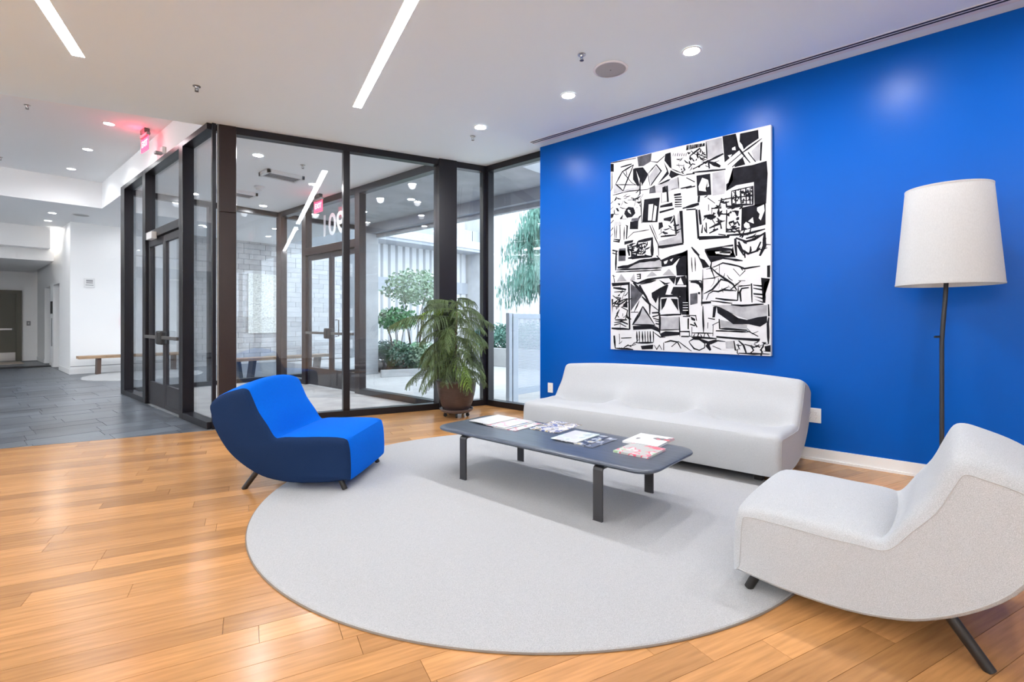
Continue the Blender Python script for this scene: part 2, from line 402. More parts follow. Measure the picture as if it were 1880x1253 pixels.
# olive door
d3 = thing('door_3', 'olive green metal door with long push bar and kick plate', 'door', (1.53, YMAX, 0), 0, kind='structure')
m = MB().box(-1.2, -1.1, -.06, 0, 0, 2.15); m.box(-.10, 0.02, -.06, 0, 0, 2.15); m.box(-1.1, -.10, -.06, 0, 2.05, 2.15); m.build('frame', 'olive', d3)
lf = MB().box(-1.1, -.10, -.03, 0, 0.01, 2.05).build('leaf', 'olive', d3)
MB().box(-1.02, -.18, -.10, -.06, .95, 1.0).build('push_bar', 'steel', lf)
MB().box(-.2, -.16, -.10, -.03, .94, 1.01).build('push_bar_end', 'dark_steel', lf)
MB().box(-1.08, -.12, -.034, -.03, .02, .27).build('kick_plate', 'steel', lf)
tag(MB().box(.3, 1.5, 20.0, 21.1, 0.0, .012).build('door_mat', 'beige_mat'), 'beige mat in front of the olive door', 'mat')

# ---- glazed walls
def frame_bar(parent, name, x0, x1, z0, z1, dy=0.06, m_='bronze', yo=0.0): return MB().bbox(x0, x1, -dy + yo, dy + yo, z0, z1, .004).build(name, m_, parent)
def pane(parent, x0, x1, z0, z1, yo=0.0): return MB().box(x0 - .006, x1 + .006, yo - .005, yo + .005, z0 - .006, z1 + .006).build('pane', 'glass', parent)
# front wall (window_1)
o1 = P0 + VB * -3.425
w1 = thing('window_1', 'dark bronze framed glass wall of the vestibule facing the lounge', 'glass wall', o1, AB, kind='structure')
MB().bbox(0, .172, -.07, .07, 0, 2.50, .004).build('corner_post', 'bronze_brown', w1)
MB().bbox(0, .172, -.07, .07, 2.504, CEIL, .004).build('corner_post', 'bronze_brown', w1)
MB().bbox(-.022, -.002, -.062, .075, 0, CEIL, .003).build('post_trim', 'dark_steel', w1)
frame_bar(w1, 'mullion', 1.375, 1.456, .085, CEIL - .085)
MB().bbox(2.655, 2.918, -.085, .16, 0, CEIL, .004).build('column_cover', 'bronze', w1)
for x0, x1 in ((.172, 2.655), (2.918, 3.40)):
    frame_bar(w1, 'head_rail', x0, x1, CEIL - .085, CEIL); frame_bar(w1, 'sill_rail', x0, x1, 0, .085)
frame_bar(w1, 'end_post', 3.335, 3.425, 0, CEIL)
for x0, x1 in ((.172, 1.375), (1.456, 2.655), (2.918, 3.335)): pane(w1, x0, x1, .085, CEIL - .085)
# left wall (window_2) local x -> +Y, local y -> -X
YL0 = bline(XL, 0)
w2 = thing('window_2', 'dark bronze framed glass wall of the vestibule along the slate lobby', 'glass wall', (XL, YL0, 0), R(90), kind='structure')
L2 = 10.66 - YL0
q = lambda Y: Y - YL0
for a, b in ((6.37, 6.41), (7.30, 7.45), (9.08, 9.24), (10.40, 10.66)): frame_bar(w2, 'post', q(a), q(b), 0, CEIL, .065 if a > 7 else .02)
for a, b in ((6.41, 7.30), (7.45, 9.08), (9.24, 10.40)):
    frame_bar(w2, 'head_rail', q(a), q(b), CEIL - .07, CEIL, .065)
for a, b in ((6.41, 7.30), (9.24, 10.40)):
    frame_bar(w2, 'sill_rail', q(a), q(b), 0, .08, .065); pane(w2, q(a), q(b), .08, CEIL - .07, -.02)
frame_bar(w2, 'transom_bar', q(7.45), q(9.08), 2.44, 2.55, .065); pane(w2, q(7.45), q(9.08), 2.55, CEIL - .07, -.02)
def double_door(name, label, loc, rot, x0, x1, top, side, paddle=True, closer=True):
    d = thing(name, label, 'door', loc, rot, kind='structure'); mid = (x0 + x1) / 2
    for a, b in ((x0 + .004, mid - .003), (mid + .003, x1 - .004)):
        mm = MB().bbox(a, a + .065, -.022, .022, .012, top - .004, .003); mm.bbox(b - .065, b, -.022, .022, .012, top - .004, .003)
        mm.box(a + .065, b - .065, -.022, .022, top - .10, top - .004); mm.box(a + .065, b - .065, -.022, .022, .012, .06)
        lf = mm.build('leaf', 'door_bronze', d)
        MB().box(a + .06, b - .06, -.018, .018, .055, .34).build('kick_panel', 'door_bronze', lf)
        MB().box(a + .06, b - .06, -.004, .004, .335, top - .095).build('pane', 'glass', lf)
        MB().bbox(a + .03, b - .03, side * .055, side * .085, .985, 1.03, .004).build('push_bar', 'dark_steel', lf)
        xe = b if b < mid else a
        sg = 1 if b < mid else -1
        MB().bbox(min(xe - sg * .12, xe - sg * .005), max(xe - sg * .12, xe - sg * .005), min(side * .022, side * .10), max(side * .022, side * .10), .91, 1.10, .02).build('latch_box', 'black_plastic', lf)
    return d
d1 = double_door('door_1', 'pair of glass doors in bronze frames with push bars onto the slate lobby', (XL, YL0, 0), R(90), q(7.45), q(9.08), 2.44, 1)
MB().bbox(q(8.45), q(8.72), .065, .13, 2.40, 2.50, .006).build('door_sensor', 'white_plastic', d1)
# vestibule right wall (window_3)
w3 = thing('window_3', 'glass wall on the courtyard side of the vestibule with entrance doors', 'glass wall', (XV, 5.55, 0), R(90), kind='structure')
q3 = lambda Y: Y - 5.55
for a, b in ((7.55, 7.70), (9.46, 9.62), (10.54, 10.76)): frame_bar(w3, 'post', q3(a), q3(b), 0, CEIL, .065, 'bronze_brown')
for a, b in ((5.62, 7.55), (7.70, 9.46), (9.62, 10.54)): frame_bar(w3, 'head_rail', q3(a), q3(b), CEIL - .11, CEIL, .065)
for a, b in ((5.62, 7.55), (9.62, 10.54)):
    frame_bar(w3, 'sill_rail', q3(a), q3(b), 0, .09, .065); pane(w3, q3(a), q3(b), .09, CEIL - .11)
frame_bar(w3, 'transom_bar', q3(7.70), q3(9.46), 2.50, 2.64, .065, 'bronze_brown'); pane(w3, q3(7.70), q3(9.46), 2.64, CEIL - .11)
text_mesh('street_number', '901', .56, 'number_white', w3, Matrix.Translation((q3(8.58), -.009, 2.99)) @ Matrix.Rotation(R(90), 4, 'X'), .001)
d2 = double_door('door_2', 'pair of bronze framed glass entrance doors below the white street number', (XV, 5.55, 0), R(90), q3(7.70), q3(9.46), 2.50, 1)
for k in (-1, 1):
    MB().tube([(q3(8.58) + k * .10, -.022, .95), (q3(8.58) + k * .10, -.08, .95), (q3(8.58) + k * .10, -.08, 1.25), (q3(8.58) + k * .10, -.022, 1.25)], .012).build('pull_handle', 'dark_steel', d2)
# vestibule back wall (window_4)
w4 = thing('window_4', 'glass wall closing the back of the vestibule towards the bench', 'glass wall', (XL, YV, 0), 0, kind='structure')
W4 = XV - XL
frame_bar(w4, 'mullion', 1.28, 1.36, .08, CEIL - .10)
frame_bar(w4, 'head_rail', .07, W4 - .07, CEIL - .10, CEIL); frame_bar(w4, 'sill_rail', .07, W4 - .07, 0, .08)
pane(w4, .07, 1.28, .08, CEIL - .10); pane(w4, 1.36, W4 - .07, .08, CEIL - .10)
# corner window beside the blue wall (window_5), local x -> -Y
w5 = thing('window_5', 'tall corner window between the glass front and the blue wall', 'window', (P0.x, P0.y, 0), R(-90), kind='structure')
frame_bar(w5, 'corner_post', 0.0, .085, 0, CEIL); frame_bar(w5, 'end_post', 1.13, 1.2, 0, CEIL)
frame_bar(w5, 'head_rail', .085, 1.13, CEIL - .085, CEIL); frame_bar(w5, 'sill_rail', .085, 1.13, 0, .085); pane(w5, .085, 1.13, .085, CEIL - .085)
# lobby glazing beyond the vestibule
w6 = thing('window_6', 'lobby glazing continuing right of the vestibule back corner', 'glass wall', (XV + .06, YV, 0), 0, kind='structure')
frame_bar(w6, 'post', 1.9, 2.0, 0, CEIL); frame_bar(w6, 'head_rail', 0, 1.9, CEIL - .1, CEIL); frame_bar(w6, 'sill_rail', 0, 1.9, 0, .08); pane(w6, 0, 1.9, .08, CEIL - .1)
# ceiling slot diffuser along the blue wall
sl = thing('trim_slot', 'white double slot air diffuser along the top of the blue wall', 'air diffuser', (4.96, 0, CEIL), 0, kind='structure')
MB().box(-.055, .075, YMIN, 4.06, -.003, .0).build('flange', 'trim_white', sl)
for dx in (-.032, .008): MB().box(dx - .010, dx + .010, YMIN, 4.05, -.0045, -.003).build('slot', 'black_plastic', sl)

# ================================================================== CEILING FIXTURES
def strip(end, label, n=2, seg=2.38, rot=AB, z=CEIL, drop=.003, glow='strip_glow'):
    t = thing('strip_light', label, 'strip light', (end[0], end[1], z), rot, group='linear ceiling lights')
    for k in range(n):
        y1 = -k * seg; y0 = y1 - seg + .006
        MB().box(-.043, .043, y0, y1, -drop, -.001).build('diffuser', glow, t)
    mm = MB(); mm.box(-.047, -.043, -n * seg, .004, -.002, 0); mm.box(.043, .047, -n * seg, .004, -.002, 0); mm.build('trim', 'trim_white', t)
    return t
E1, E2 = Vector((.755, 5.625, 0)), Vector((2.90, 4.765, 0))
strip(E2, 'linear ceiling light ending in front of the vestibule, nearer the blue wall')
strip(E1, 'linear ceiling light over the oak floor at the far left')
strip(E1 - VB * 2.3, 'added unseen linear ceiling light left of the view over the oak floor')  # unseen strip repeating the row, added for even fill light
strip((-4.45, 6.6), 'added unseen linear washer along the white wall left of the view', 4, 2.6, 0, CEIL, .05, 'added_washer_glow')  # unseen fixture added so the bright side wall lifts the ceiling
strip((-2.9, -3.95), 'added unseen linear washer along the white wall behind the view', 1, 1.4, R(-90), CEIL, .05, 'added_washer_glow')  # unseen too, added to bounce more light off the rear wall
strip((-4.45, 20.5), 'added unseen linear washer along the far left lobby wall', 2, 2.6, 0, CEIL, .05, 'added_washer_lobby')  # unseen, added to brighten the lobby by bounce from its left wall
strip((-4.45, 12.7), 'added unseen linear washer in the raised ceiling left of the view', 1, 3.6, 0, COF, .05, 'added_washer_lobby')  # unseen, added so wall bounce brightens the raised ceiling
strip(E1 - VB * 2.3 - NB * 5.2, 'added unseen linear ceiling light behind the view on the left', 2)  # unseen strips behind the camera, added to fill the room evenly
strip(E1 - NB * 5.2, 'added unseen linear ceiling light behind the view near the middle', 2)
strip(E2 - NB * 5.2, 'added unseen linear ceiling light behind the view on the right', 2)
lens_me = None
def downlight(x, y, z, label, w=SPOT_W, r=.062, group='recessed ceiling downlights', cone=165, lens='lens_glow'):
    t = thing('downlight', label, 'downlight', (x, y, z), 0, group=group)
    MB().lathe([(r, -.001), (r + .016, -.002), (r + .018, -.006), (r + .002, -.009), (r, -.006)], 28, cap=False).build('trim_ring', 'trim_white', t, smooth=True)
    MB().lathe([(0.0001, -.004), (r, -.004), (r, -.002)], 28, cap=False).build('lens', lens, t)
    if w:
        ld = bpy.data.lights.new('downlight_lamp', 'SPOT'); ld.energy = w; ld.color = (.97, .975, 1.0); ld.spot_size = R(cone); ld.spot_blend = 1.0; ld.shadow_soft_size = .06
        lo = bpy.data.objects.new('lamp', ld); C.objects.link(lo); lo.parent = t; lo.location = (0, 0, -.03)
    return t
downlight(4.15, 4.17, CEIL, 'farthest ceiling downlight of the row along the blue wall, near the potted pine')
downlight(4.15, 2.92, CEIL, 'ceiling downlight of the blue wall row in front of the painting, left one')
downlight(4.15, 1.665, CEIL, 'ceiling downlight of the blue wall row in front of the painting, right one')
downlight(4.15, 0.41, CEIL, 'ceiling downlight of the blue wall row just above the picture edge')
downlight(4.15, -0.85, CEIL, 'ceiling downlight of the blue wall row behind the view')
downlight(1.535, 8.97, COF, 'nearest of three downlights in the raised lobby ceiling, beside the exit sign', 26, lens='lens_dim')
downlight(1.535, 10.58, COF, 'middle of three downlights in the raised lobby ceiling', 26, lens='lens_dim')
downlight(1.535, 12.17, COF, 'farthest of three downlights in the raised lobby ceiling', 26, lens='lens_dim')
downlight(-.7, 8.97, COF, 'left row nearest downlight in the raised lobby ceiling', 40, lens='lens_dim')
downlight(-.7, 12.17, COF, 'left row farthest downlight in the raised lobby ceiling', 40, lens='lens_dim')
downlight(1.495, 14.26, CEIL, 'right hand downlight before the corridor soffit on the far left', 8, lens='lens_dim')
downlight(1.544, 15.43, CEIL, 'left hand downlight right at the corridor soffit on the far left', 8, lens='lens_dim')
downlight(2.87, 14.6, CEIL, 'downlight over the bench seen just left of the vestibule frame', 5, lens='lens_dim')
downlight(2.84, 7.16, CEIL, 'vestibule downlight nearest the left corner post', 45)
downlight(4.16, 10.25, CEIL, 'vestibule downlight near its far corner', 45)
downlight(4.05, 8.0, CEIL, 'vestibule downlight by the entrance doors', 45)
downlight(2.95, 10.2, CEIL, 'vestibule downlight near the far end of the left glass', 45)
downlight(5.4, 12.6, CEIL, 'downlight over the area behind the vestibule', 25, lens='lens_dim')
downlight(4.2, 13.6, CEIL, 'downlight in front of the block wall', 15, lens='lens_dim')
downlight(5.75, 7.6, 3.50, 'downlight under the outdoor overhang, nearer one', 0, group='overhang downlights')
downlight(5.75, 9.2, 3.50, 'downlight under the outdoor overhang, farther one', 0, group='overhang downlights')
# cove glow by the corridor
t = thing('cove_light', 'bright cove light in the slot beside the corridor soffit', 'cove light', (1.83, 17.3, 3.45))
MB().box(-.02, .06, -.7, .7, 0, .05).build('lamp_tube', 'cove_glow', t); MB().box(-.03, .065, -.72, .72, .05, .06).build('housing', 'trim_white', t)
def sprinkler(x, y, z, label):
    t = thing('sprinkler_head', label, 'sprinkler', (x, y, z), 0, group='ceiling sprinklers')
    MB().lathe([(.001, 0), (.034, -.001), (.034, -.006), (.016, -.010), (.012, -.022)], 20).build('escutcheon', 'steel', t, smooth=True)
    mm = MB().tube([(-.012, 0, -.022), (-.014, 0, -.04), (0, 0, -.05)], .003, 6); mm.tube([(.012, 0, -.022), (.014, 0, -.04), (0, 0, -.05)], .003, 6); mm.build('frame_arms', 'dark_steel', t)
    MB().lathe([(.001, -.050), (.018, -.051), (.018, -.053), (.001, -.054)], 16).build('deflector', 'dark_steel', t)
sprinkler(3.589, 2.388, CEIL, 'sprinkler head beside the round ceiling speaker')
sprinkler(1.609, 5.491, CEIL, 'sprinkler head between the two linear ceiling lights')
sprinkler(4.295, 4.449, CEIL, 'sprinkler head beside the farthest blue wall downlight')
sprinkler(0.702, 8.99, COF, 'nearer sprinkler head in the raised lobby ceiling')
sprinkler(.62, 12.2, COF, 'farther sprinkler head in the raised lobby ceiling')
sprinkler(3.453, 7.128, CEIL, 'sprinkler head inside the vestibule')
sprinkler(2.8, 14.2, CEIL, 'sprinkler head above the lobby bench')
def speaker(x, y, label, r=.135):
    t = thing('ceiling_speaker', label, 'speaker', (x, y, CEIL), 0)
    MB().lathe([(r, -.001), (r + .02, -.002), (r + .018, -.007), (r, -.009)], 36, cap=False).build('rim', 'trim_white', t, smooth=True)
    MB().lathe([(.001, -.010), (r * .6, -.009), (r, -.006)], 36, cap=False).build('grille', 'speaker_grille', t, smooth=True)
    MB().lathe([(.001, -.013), (.006, -.012), (.006, -.008)], 12).build('centre_screw', 'dark_steel', t)
speaker(3.971, 2.334, 'round flush ceiling speaker between the downlights near the blue wall')
speaker(1.938, 14.09, 'round flush ceiling speaker in the far lobby ceiling')
def vent(x, y, label, sx=.56, sy=.34):
    t = thing('ceiling_vent', label, 'vent', (x, y, CEIL), 0, group='vestibule air vents')
    mm = MB(); mm.box(-sx / 2, sx / 2, -sy / 2, -sy / 2 + .04, -.05, 0); mm.box(-sx / 2, sx / 2, sy / 2 - .04, sy / 2, -.05, 0); mm.box(-sx / 2, -sx / 2 + .04, -sy / 2, sy / 2, -.05, 0); mm.box(sx / 2 - .04, sx / 2, -sy / 2, sy / 2, -.05, 0)
    mm.build('frame', 'white_plastic', t); MB().box(-sx / 2 + .04, sx / 2 - .04, -sy / 2 + .04, sy / 2 - .04, -.012, -.004).build('backing', 'black_plastic', t)
    for k in range(4): y0 = -sy / 2 + .06 + k * .066; MB().box(-sx / 2 + .04, sx / 2 - .04, y0, y0 + .022, -.046, -.03).build('slat', 'grey_plastic', t)
vent(3.47, 7.85, 'nearer rectangular ceiling vent in the vestibule'); vent(3.42, 9.5, 'farther rectangular ceiling vent in the vestibule')
t = thing('smoke_detector', 'round white smoke detector on the vestibule ceiling between the vents', 'smoke detector', (3.53, 8.84, CEIL))
MB().lathe([(.001, 0), (.085, -.0), (.085, -.02), (.07, -.03)], 24).build('base', 'white_plastic', t, smooth=True); MB().lathe([(.055, -.03), (.05, -.055), (.03, -.065), (.001, -.067)], 24).build('sensor_dome', 'white_plastic', t, smooth=True)
def exit_sign(x, y, z, rot, label, drop=.30):
    t = thing('exit_sign', label, 'exit sign', (x, y, z), rot)
    MB().bbox(-.10, .10, -.035, .035, -.07, 0, .01).build('canopy', 'dark_steel', t); MB().bbox(-.165, .165, -.025, .025, -.11, -.07, .008).build('housing', 'grey_plastic', t)
    MB().box(-.155, .155, -.004, .004, -.11 - .205, -.11).build('panel', 'acrylic', t)
    mm = MB(); mm.box(-.155, .155, -.006, .006, -.32, -.311); mm.box(-.155, -.147, -.006, .006, -.311, -.115); mm.box(.147, .155, -.006, .006, -.311, -.115); mm.build('lit_edge', 'exit_glow', t)
    MB().box(-.125, .125, -.0055, .0055, -.295, -.13).build('red_field', 'exit_glow', t)
    for k, rz in ((-1, 0), (1, 180)):
        text_mesh('lettering', 'EXIT', .125, 'exit_letters', t, Matrix.Translation((0, k * .0065, -.212)) @ Matrix.Rotation(R(rz), 4, 'Z') @ Matrix.Rotation(R(90), 4, 'X'), .0008)
    return t
t = exit_sign(1.93, 8.86, COF, R(93), 'glowing red exit sign under the raised lobby ceiling')
ld = bpy.data.lights.new('exit_light', 'POINT'); ld.energy = 2.2; ld.color = (1, .05, .12); ld.shadow_soft_size = .1
lo = bpy.data.objects.new('lamp', ld); C.objects.link(lo); lo.parent = t; lo.location = (0, 0.06, -.12)
exit_sign(4.45, 8.6, CEIL, R(88), 'red exit sign hanging inside the vestibule by the entrance doors')
t = thing('motion_sensor', 'small white sensor on the bulkhead below the exit sign', 'sensor', (XL + .06, 8.55, 3.68))
MB().bbox(-.05, 0, -.05, .05, -.04, .06, .006).build('bracket', 'white_plastic', t); MB().bbox(-.13, -.04, -.045, .045, -.06, -.02, .008).build('sensor_head', 'grey_plastic', t)

# ================================================================== FURNITURE
PROF = [(-.020, .105), (-.020, .24), (-.008, .345), (.03, .392), (.20, .397), (.36, .392), (.47, .394), (.525, .392), (.555, .412), (.60, .475), (.67, .565), (.715, .66), (.748, .722), (.785, .738), (.83, .732), (.93, .705), (1.005, .668), (1.045, .625), (1.043, .57), (1.003, .445), (.915, .302), (.82, .210), (.713, .140), (.60, .092), (.42, .063), (.2, .066), (.06, .083), (0.0, .092)]
def smooth_profile(P, n=4, corner=()):
    out = []; N = len(P)
    for i in range(N):
        p0, p1, p2, p3 = (Vector(P[(i + k) % N]) for k in (-1, 0, 1, 2))
        for j in range(n):
            t = j / n
            out.append(0.5 * ((2 * p1) + (p2 - p0) * t + (2 * p0 - 5 * p1 + 4 * p2 - p3) * t * t + (3 * p1 - p0 - 3 * p2 + p3) * t ** 3))
    return out
def upholstered(parent, hw, wrap_m, side_m, seats=1, crown_s=.030, crown_b=.062, rr=.05, nsec=17, seam=None, uoff=.5, SS=0):
    pts = smooth_profile(PROF, 3); N = len(pts)
    ctr = Vector((.5, .3))
    nor = []
    for i in range(N):
        tn = (pts[(i + 1) % N] - pts[i - 1]).normalized(); nor.append(Vector((-tn.y, tn.x)))   # clockwise profile -> outward is left of travel
    if sum(nor[i].dot(pts[i] - ctr) for i in range(N)) < 0: nor = [-x for x in nor]
    ws = [-hw, -hw + .006, -hw + .016, -hw + .032, -hw + rr, -hw + rr + .05] + [-hw + rr + .05 + (2 * hw - 2 * rr - .10) * k / (nsec * seats) for k in range(1, nsec * seats)] + [hw - rr - .05, hw - rr, hw - .032, hw - .016, hw - .006, hw]
    snor = [sum((nor[(i + k) % N] for k in range(-4, 5)), Vector((0, 0))).normalized() for i in range(N)]
    vs = []; fs = []
    for w in ws:
        e = hw - abs(w); ins = 0.0
        if e < rr: ins = rr * (1 - math.sqrt(max(0, 1 - ((rr - e) / rr) ** 2)))
        a = abs(w) / hw; crown = (1 - a ** 2.6)
        if seats > 1:
            ph = ((w + hw) / (2 * hw) * seats) % 1.0; sc = math.sin(math.pi * ph) ** .6
            edge = min(1.0, (hw - abs(w)) / .12)
        for i, p in enumerate(pts):
            x, z = p - snor[i] * ins * (0.8 if nor[i].y > -.3 else .45)
            up = max(0.0, nor[i].y); fr = max(0.0, -nor[i].x)
            if z > .30 and x < .52: z += crown_s * crown * up ** .5 * math.sin(math.pi * min(1, max(0, x / .56))) ** .35
            elif x >= .52 and up > 0.02: z += crown_b * crown * min(1, (x - .52) / .22) * min(1, (1.06 - x) / .3) ** .5
            if seats == 1:
                pin = math.exp(-((x - .54) / .07) ** 2) * (1 if z > .3 and x < .7 and up > 0 else 0); z -= .028 * pin * crown; x += .03 * pin * crown
            else:
                pin = math.exp(-((x - .53) / (.15 if x < .53 else .07)) ** 2) * (1 if z > .3 and x < .7 and up > 0 else 0)
                cr_ = math.exp(-(min(ph, 1 - ph) / .13) ** 2); z += pin * (.080 * cr_ - .045) * edge; x += pin * .032 * (1 - cr_) * edge
            if fr > .5 and x < .2: x -= .012 * crown
            vs.append((w, uoff - x, z))
    M = len(ws)
    def strips(a0, a1):
        return [(a * N + i, a * N + (i + 1) % N, (a + 1) * N + (i + 1) % N, (a + 1) * N + i) for a in range(a0, a1) for i in range(N)]
    mb = MB(); mb.add(vs[SS * N:(M - SS) * N], [tuple(k - SS * N for k in f) for f in strips(SS, M - 1 - SS)]); body = mb.build('body', wrap_m, parent, smooth=True)
    for s, a in ((-1, 0), (1, M - 1)):
        cap = vs[a * N:(a + 1) * N]
        tri = tessellate_polygon([[Vector((v[1], v[2], 0)) for v in cap]])
        base = 0 if s < 0 else (M - 1 - SS) * N; off = a * N - base
        me = MB().add(vs[base:base + (SS + 1) * N], [tuple(k - base for k in f) for f in strips(base // N, base // N + SS)] + [tuple(k + off for k in t) for t in tri]).mesh('side_panel'); me.materials.append(MATS[side_m])
        for pg in me.polygons: pg.use_smooth = True
        me.set_sharp_from_angle(angle=R(35))
        ls = SS if s < 0 else M - 1 - SS; loop = vs[ls * N:(ls + 1) * N]
        o = bpy.data.objects.new('side_panel', me); C.objects.link(o); o.parent = parent
        if seam: MB().tube([(v[0] + s * .0005, v[1], v[2]) for v in loop] + [(loop[0][0], loop[0][1], loop[0][2])], .0022, 5, cap=False).build('seam', seam, parent, smooth=True)
    return body
def chair_legs(parent, hw, front=.035, rear=.835, r=.021, zrug=.0, inset=.05):
    for s in (-1, 1):
        MB().tube([(s * (hw - inset - .01), .5 - front - .05, .12), (s * (hw - inset), .5 - front, zrug)], [r, r * .92], 14).build('leg', 'dark_wood', parent, smooth=True)
        MB().tube([(s * (hw - inset - .02), .5 - rear + .135, .185), (s * (hw - inset), .5 - rear, 0)], [r, r * .92], 14).build('leg', 'dark_wood', parent, smooth=True)
RUGZ = .016
bc = thing('lounge_chair', 'armless blue lounge chair with darker blue sides in front of the glass vestibule', 'chair', (1.925, 3.922, 0), R(-142.7), group='lounge chairs')
upholstered(bc, .40, 'blue_fabric', 'side_navy', SS=3); chair_legs(bc, .40, front=.03, rear=.80, zrug=RUGZ)  # side panels and rims coloured a darker, duller blue than the body
wc = thing('lounge_chair', 'armless off-white lounge chair in the right foreground, cut by the picture edge', 'chair', (2.82, .26, 0), 0, group='lounge chairs')
upholstered(wc, .41, 'white_fabric', 'white_fabric', seam='seam_thread'); chair_legs(wc, .41, front=.04, rear=.85, zrug=RUGZ)
sf = thing('sofa', 'long armless off-white sofa against the blue wall', 'sofa', (4.045 + .5, (0.965 + 3.43) / 2, 0), R(90))
upholstered(sf, (3.43 - 0.965) / 2, 'sofa_fabric', 'sofa_fabric', seats=3, crown_s=.02, crown_b=.05, seam='seam_thread')
for y in (-1.05, 0, 1.05):
    for yy in (-.32, .36):
        MB().bbox(y - .03, y + .03, yy - .03, yy + .03, RUGZ if yy > 0 else 0.0, .12, .004).build('leg', 'dark_wood', sf)
# round rug
rug = thing('round_rug', 'large round pale grey woven rug under the coffee table', 'rug', (2.864, 2.377, 0))
MB().lathe([(1.845, 0), (1.847, .006), (1.842, .013), (1.825, RUGZ), (.001, RUGZ)], 160, cap=False).build('pile', 'rug', rug, smooth=True)
MB().lathe([(1.847, .0), (1.852, .003), (1.850, .007), (1.846, .008)], 160, cap=False).build('bound_edge', 'rug_edge', rug, smooth=True)
# coffee table
TZ = .385
ct = thing('coffee_table', 'low dark grey coffee table with rounded top and bent black strap legs', 'table', (3.0, 2.25, 0))
def rrect(hx, hy, r, n=8):
    out = []
    for sx, sy, a0 in ((1, 1, 0), (-1, 1, 90), (-1, -1, 180), (1, -1, 270)):
        for k in range(n + 1):
            a = R(a0 + 90 * k / n); out.append((sx * (hx - r) + r * math.cos(a), sy * (hy - r) + r * math.sin(a)))
    return out
hx, hy = .355, .955
layers = [(0.030, -.034), (.006, -.022), (0, -.014), (.002, -.006), (.010, -.001), (.05, 0)]
vs = []; fs = []; n = len(rrect(hx, hy, .12))
for ins, dz in layers: vs += [(x, y, TZ + dz) for x, y in rrect(hx - ins, hy - ins, .13 - min(ins, .05))]
for a in range(len(layers) - 1): fs += [(a * n + i, a * n + (i + 1) % n, (a + 1) * n + (i + 1) % n, (a + 1) * n + i) for i in range(n)]
fs += [tuple(range(n))[::-1], tuple(range((len(layers) - 1) * n, len(layers) * n))]
MB().add(vs, fs).build('table_top', 'table_top', ct, smooth=True)
for sx in (-1, 1):
    for sy in (-.60, .61):
        mm = MB(); prof = [(sx * .15, TZ - .036), (sx * .325, TZ - .036), (sx * .341, TZ - .041), (sx * .347, TZ - .056), (sx * .347, RUGZ + .004)]
        inn = [(sx * .15, TZ - .048), (sx * .322, TZ - .048), (sx * .332, TZ - .052), (sx * .335, TZ - .062), (sx * .335, RUGZ + .004)]
        for k in range(4):
            a, b, c_, d = prof[k], prof[k + 1], inn[k + 1], inn[k]
            vv = [(p[0], yy, p[1]) for yy in (sy - .033, sy + .033) for p in (a, b, c_, d)]
            mm.add(vv, [(0, 1, 2, 3), (7, 6, 5, 4), (0, 4, 5, 1), (1, 5, 6, 2), (2, 6, 7, 3), (3, 7, 4, 0)])
        mm.box(sx * .347 - .012 if sx > 0 else sx * .347 - .004, sx * .347 + .004 if sx > 0 else sx * .347 + .012, sy - .033, sy + .033, RUGZ - .001, RUGZ + .004)
        mm.build('leg', 'table_leg', ct)

# ================================================================== FLOOR LAMP
lp = thing('floor_lamp', 'tall floor lamp with white tapered drum shade and bent black pole', 'lamp', (4.717, .081, 0))
MB().lathe([(.001, 0), (.15, 0), (.152, .012), (.145, .018), (.02, .022), (.001, .022)], 40).build('base', 'black_metal', lp, smooth=True)
MB().tube([(0, 0, .02), (0, 0, 1.10), (.004, -.006, 1.22), (.016, -.018, 1.40), (.022, -.026, 1.58), (.022, -.026, 1.75)], .014, 12).build('pole', 'black_metal', lp, smooth=True)
MB().tube([(-.012, .014, 1.13), (-.034, .038, 1.13)], .008, 10).build('switch_knob', 'black_plastic', lp)
SH = (.026, -.032)
mm = MB(); mm.lathe([(.300, 1.505), (.243, 2.185)], 72, SH[0], SH[1], cap=False); mm.lathe([(.297, 1.505), (.240, 2.185)], 72, SH[0], SH[1], cap=False)
mm.build('lamp_shade', 'linen', lp, smooth=True)
for r0, z0 in ((.2985, 1.505), (.2415, 2.185)):
    MB().lathe([(r0 - .003, z0 - .006), (r0 + .003, z0 - .006), (r0 + .003, z0 + .006), (r0 - .003, z0 + .006), (r0 - .003, z0 - .006)], 72, SH[0], SH[1], cap=False).build('shade_rim', 'linen', lp, smooth=True)
mm = MB()
for k in range(3):
    a = R(120 * k + 20); mm.tube([(SH[0], SH[1], 1.75), (SH[0] + .29 * math.cos(a), SH[1] + .29 * math.sin(a), 1.60)], .003, 6)
mm.build('shade_spider', 'black_metal', lp); MB().lathe([(.001, 1.72), (.02, 1.74), (.032, 1.80), (.03, 1.84), (.001, 1.87)], 16, SH[0], SH[1]).build('bulb', 'white_plastic', lp, smooth=True)

